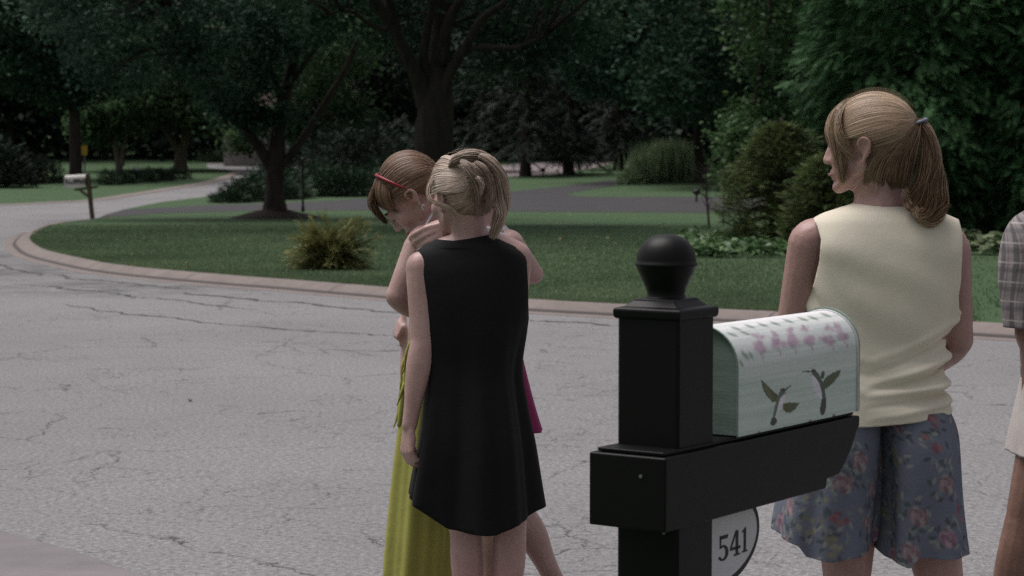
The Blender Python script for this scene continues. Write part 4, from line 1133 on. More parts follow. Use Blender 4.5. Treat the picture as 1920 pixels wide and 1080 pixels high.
def face_parts(c, A, parent, brow, closed=False):
    H = lambda x, y, z: np.asarray(c) + A @ np.array((x, y, z))
    for s in (-1, 1):
        mb = MB(); tube(mb, [H(s * .015, .0955, .017), H(s * .03, .093, .022), H(s * .046, .082, .016)], [.0025, .003, .0012], 6, 4); mb.build('eyebrow', brow, parent, True)
        mb = MB(); zz = -.0105 if closed else -.003
        tube(mb, [H(s * .019, .0885, zz), H(s * .031, .0915, zz - (.003 if closed else -.002)), H(s * .044, .083, zz)], [.0012, .0019, .0012], 6, 4); mb.build('eyelash', brow, parent, True)
        if not closed:
            mb = MB(); ell(mb, H(s * .031, .0815, -.006), (.0085, .0095, .0055), A); mb.build('eye', M['white_trim'], parent, True)
    mb = MB(); tube(mb, [H(-.02, .0885, -.0685), H(-.008, .0995, -.068), H(0, .1005, -.069), H(.008, .0995, -.068), H(.02, .0885, -.0685)], [.0015, .0035, .0036, .0035, .0015], 8, 4); mb.build('lips', M['lip'], parent, True)
M['lip'] = simple('lip', (.34, .18, .165), None, 30, .4, 0)

def hand(mb, w, fwd, palm, side, curl, size=.95, thumb=(.5, .35), tcurl=.4, spread=.06):
    """palm with four separate bent fingers and a thumb leaving the side of the palm. side: +1/-1 puts the thumb on +/-(fwd x palm)"""
    f = unit(np.asarray(fwd, float)); p = np.asarray(palm, float); p = unit(p - f * np.dot(p, f)); l = np.cross(f, p) * side
    lens = (.042, .046, .043, .033); lat = (.030, .010, -.010, -.029)
    for i in range(4):
        k = w + (f * (.083 - .004 * (i == 3) - .002 * (i == 0)) + l * lat[i]) * size
        capsule(mb, w + (f * .012 + l * lat[i] * .55) * size, .0135 * size, k, .0112 * size)
        th = curl[i] if hasattr(curl, '__len__') else curl
        q = k; L = lens[i] * size; a = th * .75; rr = .0098 * size * (.9 if i == 3 else 1)
        for j in range(3):
            dr = unit(f * math.cos(a) + p * math.sin(a) + l * spread * (1.5 - i) * .6)
            e = q + dr * L; capsule(mb, q, rr, e, rr * .9); q = e; L *= .68; rr *= .88; a += th * (1.0 if j == 0 else .6)
    ell(mb, w + (f * .045 + p * .006) * size, np.array((.036, .045, .0145)) * size, np.column_stack([l, f, p]))
    q = w + (f * .022 + l * .026 + p * .006) * size
    d1 = unit(f * .72 + l * thumb[0] + p * thumb[1]); e = q + d1 * .042 * size; capsule(mb, q, .0145 * size, e, .0112 * size)
    d2 = unit(f * .95 + l * thumb[0] * (1 - tcurl * 1.6) + p * (thumb[1] + tcurl * .3)); e2 = e + d2 * .030 * size; capsule(mb, e, .0108 * size, e2, .0098 * size)
    d3 = unit(d2 - l * tcurl * .5); capsule(mb, e2, .0095 * size, e2 + d3 * .024 * size, .0075 * size)

def leg(mb, hip, knee, ankle, toe, k=1.0):
    hip, knee, ankle, toe = (np.asarray(q, float) for q in (hip, knee, ankle, toe))
    limb(mb, [hip, hip * .5 + knee * .5, knee], [.083 * k, .068 * k, .052 * k])
    bk = unit(ankle - toe) * np.array((1, 1, 0))
    limb(mb, [knee, knee * .68 + ankle * .32 + bk * .016, knee * .35 + ankle * .65 + bk * .006, ankle], [.050 * k, .052 * k, .038 * k, .032 * k])
    capsule(mb, ankle + bk * .02 - (0, 0, ankle[2] * .55), .03, toe + (0, 0, .005), .026); capsule(mb, ankle, .034, ankle * .5 + toe * .5 + (0, 0, .015), .03)
def arm(mb, sh, el_, wr, k=1.0):
    sh, el_, wr = (np.asarray(q, float) for q in (sh, el_, wr))
    limb(mb, [sh, sh * .6 + el_ * .4, el_], [.049 * k, .044 * k, .036 * k])
    limb(mb, [el_, el_ * .7 + wr * .3, el_ * .25 + wr * .75, wr], [.037 * k, .039 * k, .027 * k, .0235 * k])
def shoe(parent, ankle, toe, mat):
    mb = MB(); bk = unit((ankle - toe) * np.array((1, 1, 0)))
    h0 = ankle + bk * .035; h0[2] = .036; t_ = np.array(toe, float); t_[2] = .032
    capsule(mb, h0, .042, t_, .04); 
    capsule(mb, h0 * np.array((1, 1, 0)) + (0, 0, .014), .038, t_ * np.array((1, 1, 0)) + (0, 0, .014), .038)
    fuse('shoe', mb, mat, parent, .008, 3)

# ---- clothing: lofted sheets whose rows are read as (py, left px, right px, depth radius, depth shift)
def loft(D, rows, seg=120, per=8, fold=None, n=2.3):
    q = catmull(rows, per); m = len(q)
    th = np.linspace(0, 2 * math.pi, seg + 1)
    sn, cs = np.sin(th), np.cos(th)
    ex = np.sign(sn) * np.abs(sn) ** (2 / n); ey = np.sign(cs) * np.abs(cs) ** (2 / n)
    V = np.zeros((m, seg + 1, 3)); UV = np.zeros((m, seg + 1, 2)); v0 = 0; prev = None
    for i, (py, l, r, ry, dy) in enumerate(q):
        c = P((l + r) / 2, py, D + dy); rx = (r - l) / 2 * D / F
        o = fold(th, i / (m - 1), q[i]) if fold is not None else 0
        V[i, :, 0] = c[0] + ex * (rx + o); V[i, :, 1] = c[1] + ey * (ry + o); V[i, :, 2] = c[2]
        if prev is not None: v0 += abs(prev - c[2])
        prev = c[2]; UV[i, :, 0] = th * (rx + ry) / 2; UV[i, :, 1] = v0
    idx = (np.arange(m - 1)[:, None] * (seg + 1) + np.arange(seg)).ravel()
    fq = np.stack([idx, idx + seg + 1, idx + seg + 2, idx + 1], 1)
    return V, UV, fq
def tri(fq): return np.vstack([fq[:, [0, 1, 2]], fq[:, [0, 2, 3]]])
def clip(vx, f, val):
    """keep the part of a triangle mesh where val > 0; returns also the cut edges"""
    val = np.asarray(val, float); val[np.abs(val) < 1e-7] = 1e-7
    pos = val > 0; c = pos[f].sum(1); keep = [tuple(t) for t in f[c == 3]]
    nv = []; cache = {}; segs = []; base = len(vx)
    def cut(a, b):
        k = (min(a, b), max(a, b))
        if k not in cache:
            t = val[a] / (val[a] - val[b]); cache[k] = base + len(nv); nv.append(vx[a] + (vx[b] - vx[a]) * t)
        return cache[k]
    for t in f[(c == 1) | (c == 2)]:
        out = []; cutv = []
        for i in range(3):
            a, b = t[i], t[(i + 1) % 3]
            if pos[a]: out.append(a)
            if pos[a] != pos[b]: k = cut(a, b); out.append(k); cutv.append(k)
        keep.append(tuple(out[:3]))
        if len(out) == 4: keep.append((out[0], out[2], out[3]))
        segs.append(tuple(cutv))
    v = np.vstack([vx, np.array(nv)]) if nv else vx
    used = np.unique(np.array(keep).ravel()); mp = -np.ones(len(v), int); mp[used] = np.arange(len(used))
    return v[used], mp[np.array(keep)], [(v[a][:3], v[b][:3]) for a, b in segs]
def binding(segs, r, mat, name, parent):
    mb = MB()
    for a, b in segs:
        if np.linalg.norm(a - b) > 1e-5: tube(mb, [a, b], [r, r], 5, 1, cap=False)
    return mb.build(name, mat, parent, True)
def garment(name, D, rows, mat, parent, keep=None, fold=None, seg=120, per=8, n=2.3, paint=None, bind=0, hem_name='hem', thick=.003):
    V, UV, fq = loft(D, rows, seg, per, fold, n)
    vx = np.hstack([V.reshape(-1, 3), UV.reshape(-1, 2)]); f = tri(fq); segs = []
    for k in keep or []:
        px, py = project(vx[:, :3]); vx, f, s_ = clip(vx, f, k(vx[:, :3], px, py)); segs += s_
    col = paint(vx) if paint else None
    o = mk(name, vx[:, :3], f, mat, parent, True, uv=vx[:, 3:5], col=col)
    if thick:
        so_ = o.modifiers.new('thick', 'SOLIDIFY'); so_.thickness = thick; so_.offset = -1
    if bind and segs: binding(segs, bind, mat, hem_name, o)
    return o

# ---- hair: thousands of thin V-section ribbons following guide curves
def ribbons(G_, width, centre, g):
    """G_ (n,K,3)"""
    n, K, _ = G_.shape
    t = unit(np.gradient(G_, axis=1)); out = unit(G_ - centre + g.normal(size=(n, 1, 3)) * .02)
    sd = unit(np.cross(t, out)); nr = np.cross(sd, t)
    taper = np.concatenate([np.linspace(.2, 1, K // 4), np.ones(K - K // 4 - K // 3), np.linspace(1, .25, K // 3)])
    w = (width * g.uniform(.6, 1.4, (n, 1)) * taper)[..., None]
    V = np.stack([G_ - sd * w, G_ + nr * w * .35, G_ + sd * w], 2)        # n,K,3,3
    base = (np.arange(n)[:, None, None] * K + np.arange(K - 1)[None, :, None]) * 3 + np.arange(2)[None, None]
    f = np.stack([base, base + 1, base + 4, base + 3], -1).reshape(-1, 4)
    return V.reshape(-1, 3), f, np.repeat(np.clip(g.normal(.5, .13, n), 0, 1), K * 3)
HAIR_C = np.array((0, -.012, .022))
HAIR_R = np.array((.083, .104, .097))
def hsurf(d, lift=0):
    """point on the hair surface in direction d (head space)"""
    k = 1 / np.sqrt(((d / HAIR_R) ** 2).sum(-1, keepdims=True))
    return HAIR_C + d * (k + lift)
def slerp(a, b, t):
    dt = np.clip((a * b).sum(-1, keepdims=True), -1, 1); om = np.arccos(dt); so_ = np.sin(om) + 1e-6
    return np.sin((1 - t) * om) / so_ * a + np.sin(t * om) / so_ * b
def sweep(A, c, d0, d1, K, g, lift=.004, jit=.004, bulge=0, scatter=0):
    """strands combed over the skull from directions d0 to directions d1"""
    n = len(d0); t = np.linspace(0, 1, K)[None, :, None]
    d0u = unit(d0)                               # neighbours stay neighbours: the end point shifts with the root
    b = unit(d1 + (d0u - (d0u * d1).sum(-1, keepdims=True) * d1) * scatter * 1.6 + g.normal(size=d0.shape) * scatter * .12)[:, None]; a = d0u[:, None]
    d = unit(slerp(a, b, t) + g.normal(size=(n, 1, 3)) * jit * .35)
    li = lift * .55 * g.random((n, 1, 1)) + bulge * np.sin(t * math.pi) + .0008
    p = hsurf(d, li)
    return np.asarray(c) + p @ A.T
def lock(pts, rad, n, K, g, flat=(1, 1), twist=0.0, spread_end=0):
    """a lock of n strands inside a tube along world points"""
    q = catmull(np.column_stack([np.asarray(pts, float), rad]), max(2, int(K / (len(pts) - 1))))
    t, a, b = frames(q[:, :3]); m = len(q)
    r = np.sqrt(g.random(n)); ph = g.uniform(0, 6.283, n)
    tw = np.linspace(0, twist, m)
    off = a[None] * (r[:, None] * np.cos(ph[:, None] + tw) * flat[0])[..., None] + b[None] * (r[:, None] * np.sin(ph[:, None] + tw) * flat[1])[..., None]
    w = q[None, :, :3] + off * q[None, :, 3:4] + np.cumsum(g.normal(0, .0006, (n, m, 3)), 1)
    return w
def hairline(dy):
    return np.interp(dy, [-.12, -.075, -.045, -.022, .0, .03, .055, .09, .12], [-.085, -.082, -.06, .0, .012, .012, .04, .066, .07])
def cap(name, c, A, mat, parent, grow=0, line=hairline):
    m, n = 60, 90; v = []; 
    e = np.linspace(.02, math.pi - .02, m); a = np.linspace(0, 2 * math.pi, n, endpoint=False)
    E, Aa = np.meshgrid(e, a, indexing='ij')
    d = np.stack([np.sin(E) * np.cos(Aa), np.sin(E) * np.sin(Aa), np.cos(E)], -1).reshape(-1, 3)
    p = hsurf(d, -.0012 + grow)
    idx = np.arange((m - 1) * n).reshape(m - 1, n); j1 = np.roll(np.arange(n), -1)
    fq = np.stack([idx, idx + n, (idx + n)[:, j1], idx[:, j1]], -1).reshape(-1, 4)
    v2, f2, _ = clip(p, tri(fq), p[:, 2] - line(p[:, 1]))
    w = np.asarray(c) + v2 @ A.T
    r = np.clip(.35 + .2 * np.sin(v2[:, 0] * 400 + v2[:, 2] * 300), 0, 1)
    return mk(name, w, f2, mat, parent, True, attr=r * .9)
def hair_obj(name, parts, width, centre, mat, parent, seed):
    g = np.random.default_rng(seed); V = []; Fc = []; Rr = []; k = 0
    for G_ in parts:
        w_ = width
        sh_ = 0
        if isinstance(G_, tuple): G_, w_, sh_ = (G_ + (0,))[:3]
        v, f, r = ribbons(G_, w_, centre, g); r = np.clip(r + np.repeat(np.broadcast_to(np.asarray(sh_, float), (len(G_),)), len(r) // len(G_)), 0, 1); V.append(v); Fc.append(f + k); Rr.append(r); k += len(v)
    return mk(name, np.vstack(V), np.vstack(Fc), mat, parent, True, attr=np.concatenate(Rr))
def line_dirs(n, g, y0=-.1, y1=.12, side=0):
    """random directions along the hairline"""
    y = g.uniform(y0, y1, n); z = hairline(y) + .004
    s = np.sign(g.random(n) - .5) if side == 0 else np.full(n, side)
    k = np.clip(1 - ((y - HAIR_C[1]) / HAIR_R[1]) ** 2 - ((z - HAIR_C[2]) / HAIR_R[2]) ** 2, 0.0, 1)
    x = s * HAIR_R[0] * np.sqrt(k) * g.uniform(.0, 1, n) ** .12
    return unit(np.column_stack([x, y, z]) - HAIR_C)
def skull_dirs(n, g, cond=None):
    d = unit(g.normal(size=(n * 3, 3))); p = hsurf(d)
    ok = p[:, 2] > hairline(p[:, 1])
    if cond is not None: ok &= cond(p)
    return d[ok][:n]
def folds(amp, k, ph, start=.35, end_gain=1.0, extra=0):
    def f(th, t, row):
        w = max(0, (t - start) / (1 - start)) ** 1.2 * end_gain
        return amp * w * (np.sin(k * th + ph) + .6 * np.sin((k * 1.7 // 1) * th + 2.1 * ph + 1.3) + .35 * np.sin((2 * k + 1) * th - ph)) + extra * np.sin(3 * th + 9 * t)
    return f

# ------------------------------------------------------------------ the blonde woman in the black dress
D = 6.2; V = lambda x, y, dy=0: P(x, y, D + dy)
def Wz(px, z, Y): return np.array(((px - 960) / F * Y, Y, z))
p = thing('person', 'blonde woman seen from behind in a sleeveless black dress, hair twisted up', 'person', (V(885, 900)[0], D, 0), 'women standing in the street')
A = basis((-.62, .78, -.10)); hc = V(866, 368, .02)
mb = MB(); head(mb, hc, A)
limb(mb, [hc + A @ np.array((0, -.02, -.06)), V(880, 432, .0), V(884, 468, .0)], [.056, .052, .06])
limb(mb, [V(884, 462, 0), V(884, 520, 0), V(884, 620, 0)], [.06, .085, .085])
limb(mb, [V(842, 480, 0), V(826, 560, 0), V(848, 700, 0), V(845, 840, 0)], [.05, .068, .062, .07]); limb(mb, [V(926, 478, 0), V(938, 560, 0), V(922, 700, 0), V(928, 840, 0)], [.05, .065, .06, .07])
limb(mb, [V(882, 462, 0), V(830, 474, 0), V(800, 492, 0)], [.05, .044, .048]); limb(mb, [V(886, 460, 0), V(935, 466, 0), V(966, 482, 0)], [.05, .044, .048])
arm(mb, V(791, 501, -.035), V(793, 640, -.062), V(768, 797, -.085), .98)
hand(mb, V(767, 800, -.085), V(762, 850, -.09) - V(766, 800, -.085), np.array((.9, .5, 0)), -1, (.75, .8, .85, .9), .9, (.45, .6), .3)
arm(mb, V(968, 498, 0.01), V(957, 655, .04), V(940, 700, .22), .92)
hand(mb, V(943, 702, .23), np.array((-.6, .75, -.1)), np.array((-.3, -.2, -1)), 1, .5, .9)
kL, kR = V(872, 985, -.01), V(955, 985, -.01)
leg(mb, V(842, 850, 0), V(873, 990, .0), Wz(880, .075, D + .03), Wz(868, .03, D + .22), .95)
leg(mb, V(938, 850, 0), V(957, 985, .0), Wz(945, .075, D + .03), Wz(940, .03, D + .22), .95)
fuse('body', mb, SK1, p)
M['shoe_dark'] = simple('shoe_dark', (.03, .025, .022), None, 20, .5, .1)
shoe(p, Wz(880, .075, D + .03), Wz(868, .03, D + .22), M['shoe_dark']); shoe(p, Wz(945, .075, D + .03), Wz(940, .03, D + .22), M['shoe_dark'])
face_parts(hc, A, p, HD)
M['black_cloth'] = cloth('black_cloth', (.0085, .0085, .0087), (.0065, .0065, .0066), .85, 300, .3, .02)
rows = [(430, 848, 916, .062, 0), (442, 838, 926, .066, 0), (452, 815, 946, .072, 0), (464, 792, 972, .082, 0), (480, 772, 988, .092, 0), (510, 768, 993, .105, 0), (560, 775, 993, .112, 0), (620, 786, 983, .112, 0), (690, 797, 972, .108, 0), (760, 792, 980, .128, 0), (830, 783, 991, .146, 0), (933, 764, 1003, .158, 0), (1010, 756, 1012, .165, 0)]
hemx = [740, 761, 793, 842, 885, 931, 984, 1006, 1030]; hemy = [925, 933, 951, 984, 991, 994, 973, 962, 955]
def dress_fold(th, t, row):
    w = max(0, (t - .5) / .5) ** 1.1
    return   .017 * w * (np.sin(5 * th + .6) + .7 * np.sin(8 * th + 2.0) + .4 * np.sin(13 * th)) + .0022 * np.sin(4 * th + 14 * t) * (t > .25)
# the hem is cut on a slanted line: its height is a function of the sideways position
zh = lambda v: np.interp(v[:, 0], [(x - 960) / F * D for x in hemx], [P(x, y, D - .08)[2] for x, y in zip(hemx, hemy)])
garment('dress', D, rows, M['black_cloth'], p,
        [lambda v, x, y: v[:, 2] - np.interp(v[:, 0], [V(824, 450)[0], V(880, 453)[0], V(930, 441)[0]], [V(824, 452)[2], V(880, 456)[2], V(930, 440)[2]]) if False else np.interp(x, [800, 830, 868, 930, 960], [478, 453, 452, 440, 466]) * 0 + (y - np.interp(x, [790, 822, 850, 880, 928, 960], [440, 450.5, 453, 449, 439.5, 430])),
         lambda v, x, y: np.maximum(x - np.interp(y, [470, 484, 500, 520, 558, 600, 640], [766, 771, 775, 783, 794, 804, 806]), (v[:, 2] < V(800, 600)[2]) * 1. - .5 + 0 * x) if False else np.where(y < 699, x - np.interp(y, [470, 484, 500, 520, 558, 590, 625, 700], [766, 771, 776, 783, 794, 797, 785, 700]), 10.),
         lambda v, x, y: np.where(y < 640, np.interp(y, [455, 470, 490, 540, 570, 600, 640], [972, 980, 986, 989, 989, 990, 1040]) - x, 10.),
         lambda v, x, y: v[:, 2] - zh(v)], dress_fold, 150, 9, 2.35, bind=.0028, hem_name='dress_binding')
# hair
g = np.random.default_rng(201); cH = hc
cap('hair_scalp', hc, A, HB, p)
invA = A.T
def seam(d):
    n = len(d); t = np.clip(.5 - .62 * d[:, 2:3] + g.normal(0, .05, (n, 1)), 0, 1); w = V(872, 304, -.085) * (1 - t) + V(894, 378, -.098) * t
    return unit((w - (hc + A @ HAIR_C)) @ A)
parts = []
d0 = np.vstack([line_dirs(1500, g, -.1, .12, 0), skull_dirs(2600, g)])
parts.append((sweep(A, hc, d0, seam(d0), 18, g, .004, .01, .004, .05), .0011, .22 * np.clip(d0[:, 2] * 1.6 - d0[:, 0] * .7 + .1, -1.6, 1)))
dL = line_dirs(700, g, -.01, .1, -1); parts.append((sweep(A, hc, dL, seam(dL), 18, g, .007, .008, .014, .05), .001, .15))
Td = seam(d0[:60])
# the roll laid over the crown, the inner twist and the loose tail falling on the right
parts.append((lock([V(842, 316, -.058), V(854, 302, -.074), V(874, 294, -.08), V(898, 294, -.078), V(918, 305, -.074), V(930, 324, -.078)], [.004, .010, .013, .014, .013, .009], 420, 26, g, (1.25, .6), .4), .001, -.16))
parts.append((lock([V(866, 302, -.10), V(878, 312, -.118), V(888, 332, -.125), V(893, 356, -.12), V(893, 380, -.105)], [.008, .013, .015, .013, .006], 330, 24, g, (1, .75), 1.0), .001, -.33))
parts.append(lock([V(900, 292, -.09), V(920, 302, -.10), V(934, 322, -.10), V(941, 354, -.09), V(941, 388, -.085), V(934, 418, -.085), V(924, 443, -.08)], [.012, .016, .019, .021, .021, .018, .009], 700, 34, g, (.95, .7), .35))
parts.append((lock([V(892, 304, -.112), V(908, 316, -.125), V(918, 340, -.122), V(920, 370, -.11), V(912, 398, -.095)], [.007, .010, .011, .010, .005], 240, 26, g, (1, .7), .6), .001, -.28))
parts.append((lock([V(886, 330, -.128), V(897, 336, -.138), V(904, 348, -.135), V(900, 362, -.122)], [.004, .006, .006, .004], 70, 20, g, (1, .7), .5), .0008, .05))
parts.append(lock([V(905, 296, -.09), V(926, 310, -.085), V(940, 338, -.07), V(945, 366, -.065), V(943, 396, -.07)], [.006, .010, .011, .010, .004], 200, 26, g, (1, .7), .4))
parts.append((lock([V(812, 330, -.03), V(803, 352, -.05), V(805, 372, -.07), V(818, 381, -.085), V(838, 388, -.095), V(856, 404, -.09)], [.006, .005, .004, .003, .003, .004], 26, 24, g), .0007))
parts.append((lock([V(838, 388, -.09), V(850, 402, -.085), V(858, 414, -.075)], [.01, .012, .012], 20, 14, g), .0006))
w_ = g.integers(0, 900, 60); fl = sweep(A, hc, d0[w_], Td, 18, g, .016, .09, .008, .2); parts.append((fl, .00035))
fl = sweep(A, hc, skull_dirs(70, g), unit(g.normal(size=(70, 3)) * .35 + np.array((.1, -.75, .5))), 16, g, .03, .12, .006, .2); parts.append((fl, .0003))
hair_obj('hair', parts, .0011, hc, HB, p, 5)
M['gold'] = simple('gold', (.75, .52, .22), None, 30, .25, 0, metal=1)
mb = MB(); rc = V(772, 846, -.065); tube(mb, [rc + np.array((math.cos(t) * .0105, math.sin(t) * .0105, .002 * math.cos(t))) for t in np.linspace(0, 6.283, 15)], [.002] * 15, 6, 1); mb.build('ring', M['gold'], p, True)

# ------------------------------------------------------------------ the auburn-haired woman bowing her head
D = 6.52; V = lambda x, y, dy=0: P(x, y, D + dy)
p = thing('person', 'auburn-haired woman with red headband bowing her head, in a long yellow-green skirt', 'person', (V(790, 900)[0], D, 0), 'women standing in the street')
fwd = np.array((-.64, .10, -.76)); A = basis(fwd, (-.6, 0, .8)); hc = V(771, 366, 0)
mb = MB(); head(mb, hc, A)
limb(mb, [hc + A @ np.array((0, -.035, -.05)), V(808, 402, .03), V(818, 450, .04)], [.054, .05, .06])
limb(mb, [V(818, 448, .04), V(812, 520, .05), V(806, 640, .05), V(806, 700, .05)], [.07, .095, .09, .095]); limb(mb, [V(815, 480, -.05), V(810, 640, -.02), V(803, 720, -.03)], [.075, .075, .08])
limb(mb, [V(818, 440, .02), V(800, 452, -.06), V(790, 462, -.12)], [.055, .055, .052]); limb(mb, [V(815, 452, .05), V(800, 470, .2)], [.055, .05])
arm(mb, V(785, 466, -.13), V(745, 556, -.16), V(800, 596, -.07), .98)
hand(mb, V(806, 600, -.05), np.array((.9, .4, .05)), np.array((0, .3, -1)), 1, .5, .9)
arm(mb, V(800, 470, .2), V(810, 585, .22), V(796, 602, .05), .95)
hand(mb, V(793, 602, .04), np.array((-.95, -.25, -.12)), np.array((.0, .35, -.9)), 1, (1.35, 1.4, 1.45, 1.5), .86, (.3, .6), .6)
leg(mb, V(800, 830, -.03), V(790, 1010, -.04), Wz(792, .075, D - .04), Wz(742, .03, D - .05)); leg(mb, V(805, 830, .1), V(797, 1010, .1), Wz(800, .075, D + .1), Wz(752, .03, D + .1))
fuse('body', mb, SK1, p)
shoe(p, Wz(792, .075, D - .04), Wz(742, .03, D - .05), M['shoe_dark']); shoe(p, Wz(800, .075, D + .1), Wz(752, .03, D + .1), M['shoe_dark'])
face_parts(hc, A, p, HD, True)
M['lime_cloth'] = cloth('lime_cloth', (.36, .355, .092), (.30, .295, .075), .8, 220, .4)
M['cream_cloth'] = cloth('cream_cloth', (.62, .60, .62), None, .8, 220, .3)
def sk_fold(th, t, row): return .006 * (.3 + t) * (np.sin(6 * th + .4) + .8 * np.sin(9 * th + 2.2) + .6 * np.sin(15 * th + 1))
garment('skirt', D, [(640, 770, 850, .125, .03), (680, 764, 856, .14, .03), (740, 757, 860, .155, .03), (800, 749, 862, .16, .03), (900, 737, 860, .16, .03), (1000, 727, 856, .16, .03), (1080, 721, 850, .16, .03), (1170, 716, 848, .16, .03)], M['lime_cloth'], p, None, sk_fold, 120, 10, 2.2)
garment('halter_top', D, [(478, 775, 838, .085, .03), (500, 768, 842, .105, .03), (560, 762, 850, .115, .03), (620, 766, 852, .115, .03), (660, 766, 853, .13, .03)], M['cream_cloth'], p, None, None, 90, 6)
mb = MB(); tube(mb, [V(812, 398, -.055), V(800, 420, -.09), V(793, 440, -.115), V(783, 478, -.1)], [.004] * 4, 6, 4); mb.build('halter_strap', M['cream_cloth'], p, True)
mb = MB(); g = np.random.default_rng(4)
for i in range(30):
    x0 = 771 + g.normal(0, 2.5) - i * .55; y0 = 642 + i * 4.0
    e = (x0 - 6 - g.uniform(0, 9), y0 + g.uniform(28, 52)); dd = g.uniform(-.12, .0)
    tube(mb, [V(x0, y0, dd), V((x0 + e[0]) / 2 + g.normal(0, 2), (y0 + e[1]) / 2, dd - .01), V(e[0], e[1], dd - .005)], [.006, .005, .0015], 5, 3)
tube(mb, [V(776, 640, -.1), V(768, 690, -.1), V(757, 750, -.1), V(748, 800, -.1)], [.012, .014, .013, .006], 7, 4)
mb.build('fringed_sash', M['lime_cloth'], p, True)
# hair, headband, earring
g = np.random.default_rng(202)
def line_red(dy): return np.interp(dy, [-.12, -.075, -.045, -.022, .0, .03, .05, .09, .12], [-.085, -.082, -.06, .004, .016, .03, .05, .064, .066])
cap('hair_scalp', hc, A, HR, p, 0, line_red)
Tr = unit(np.array((0., -1, -.35)))
sk = skull_dirs(2600, g, lambda q: q[:, 1] < .028)
bandd = []
for t in g.uniform(-1, 1, 1600):
    a_ = t * 1.45; bandd.append(unit(np.array((math.sin(a_) * .083, .018 - .03 * abs(t), math.cos(a_) * .095))))
bandd = np.array(bandd)
h1 = sweep(A, hc, bandd, np.tile(Tr, (len(bandd), 1)), 20, g, .006, .010, .010, .28); h2 = sweep(A, hc, sk, np.tile(Tr, (len(sk), 1)), 16, g, .005, .010, .006, .25)
lo = line_dirs(350, g, -.02, .03, 0); h3 = sweep(A, hc, lo, np.tile(Tr, (len(lo), 1)), 16, g, .005, .01, .003, .2)
# fringe falling forward from the band over the forehead
fb = []
for t in g.uniform(-1.2, 1.2, 700):
    fb.append((math.sin(t) * .08, .03 + .0 * t, math.cos(t) * .092))
fb = unit(np.array(fb)); tx = fb[:, 0] * 1.05
tg_ = unit(np.column_stack([tx * .95, np.full(len(fb), .105) / .1, (.030 - .10 * np.abs(fb[:, 0]) ** 1.4) / .1]))
h4 = sweep(A, hc, fb, tg_, 14, g, .006, .015, .005, .07)
HH = lambda x, y, z: np.asarray(hc) + A @ np.array((x, y, z))
h5 = lock([HH(-.03, .05, .098), HH(-.035, .085, .078), HH(-.04, .101, .048), HH(-.034, .108, .016), HH(-.022, .112, .002)], [.010, .012, .010, .007, .003], 150, 20, g, (1, .7))
h6 = lock([HH(.02, .05, .1), HH(.0, .092, .08), HH(-.01, .106, .05), HH(-.005, .111, .022)], [.012, .014, .011, .005], 150, 20, g, (1, .7))
hair_obj('hair', [h1, h2, h3, h4, h5, h6], .0011, hc, HR, p, 6)
M['red_band'] = simple('red_band', (.30, .018, .04), (.25, .016, .034), 20, .4, .1)
mb = MB(); bp = []
for a_ in np.linspace(-1.62, 1.62, 30):
    q = np.array((math.sin(a_) * .0895, .022 - .042 * (abs(a_) / 1.62) ** 1.5,   .022 + math.cos(a_) * .1025)); bp.append(q)
bp = np.array(bp); ring_v = []
for q in bp:
    nrm = unit(q - HAIR_C)
    for yy, ll in ((-.0042, -.003), (-.0042, .0012), (.0042, .0012), (.0042, -.003)): ring_v.append(HH(*(q + nrm * ll + np.array((0, yy, 0)))))
mb.add(ring_v, [(i * 4 + j, i * 4 + (j + 1) % 4, (i + 1) * 4 + (j + 1) % 4, (i + 1) * 4 + j) for i in range(29) for j in range(4)]); mb.build('headband', M['red_band'], p, True)
M['pearl'] = simple('pearl', (.7, .68, .6), None, 20, .25, 0)
mb = MB(); ec = HH(-.086, -.008, -.056); tube(mb, [ec + np.array((math.cos(t) * .0042, 0, math.sin(t) * .0075)) for t in np.linspace(.6, 5.4, 11)], [.0019] * 11, 6, 1); mb.build('earring', M['pearl'], p, True)

# ------------------------------------------------------------------ the woman in magenta hugging her, mostly hidden
D = 6.85; V = lambda x, y, dy=0: P(x, y, D + dy)
p = thing('person', 'woman in a magenta skirt mostly hidden behind the blonde, elbow out, hugging the bowed woman', 'person', (V(925, 900)[0], D, 0), 'women standing in the street')
A = basis((-.85, .45, -.2)); hc = V(891, 364, .02)
mb = MB(); head(mb, hc, A)
limb(mb, [hc + A @ np.array((0, -.02, -.06)), V(908, 420, 0), V(916, 455, 0)], [.052, .052, .07])
limb(mb, [V(912, 455, 0), V(915, 520, 0), V(920, 620, 0), V(920, 720, 0)], [.085, .11, .095, .11])
limb(mb, [V(914, 445, 0), V(940, 452, -.04), V(955, 458, -.05)], [.05, .045, .048])
arm(mb, V(957, 460, -.05), V(1000, 514, .08), V(905, 500, .0), .92)
limb(mb, [V(905, 460, .1), V(880, 470, .12)], [.05, .045])
arm(mb, V(880, 470, .12), V(885, 500, -.15), V(858, 436, -.52), .86)
hand(mb, V(852, 426, -.545), np.array((-.86, -.02, -.36)), np.array((.1, .95, -.2)), -1, (.6, .7, .8, .9), 1.0, (.25, .45), .5, .03)
hand(mb, V(904, 500, -.02), np.array((-1, -.1, .1)), np.array((0, -.3, -1)), 1, .4, .9)
leg(mb, V(905, 770, 0), V(914, 960, .0), Wz(918, .075, D), Wz(870, .03, D)); leg(mb, V(940, 770, 0), V(968, 955, .02), Wz(1046, .10, D + .10), Wz(1020, .03, D + .02))
fuse('body', mb, SK1, p)
shoe(p, Wz(918, .075, D), Wz(870, .03, D), M['shoe_dark']); shoe(p, Wz(1046, .08, D + .10), Wz(1015, .03, D + .02), M['shoe_dark'])
M['magenta'] = cloth('magenta_cloth', (.24, .022, .10), (.19, .016, .08), .75, 240, .4)
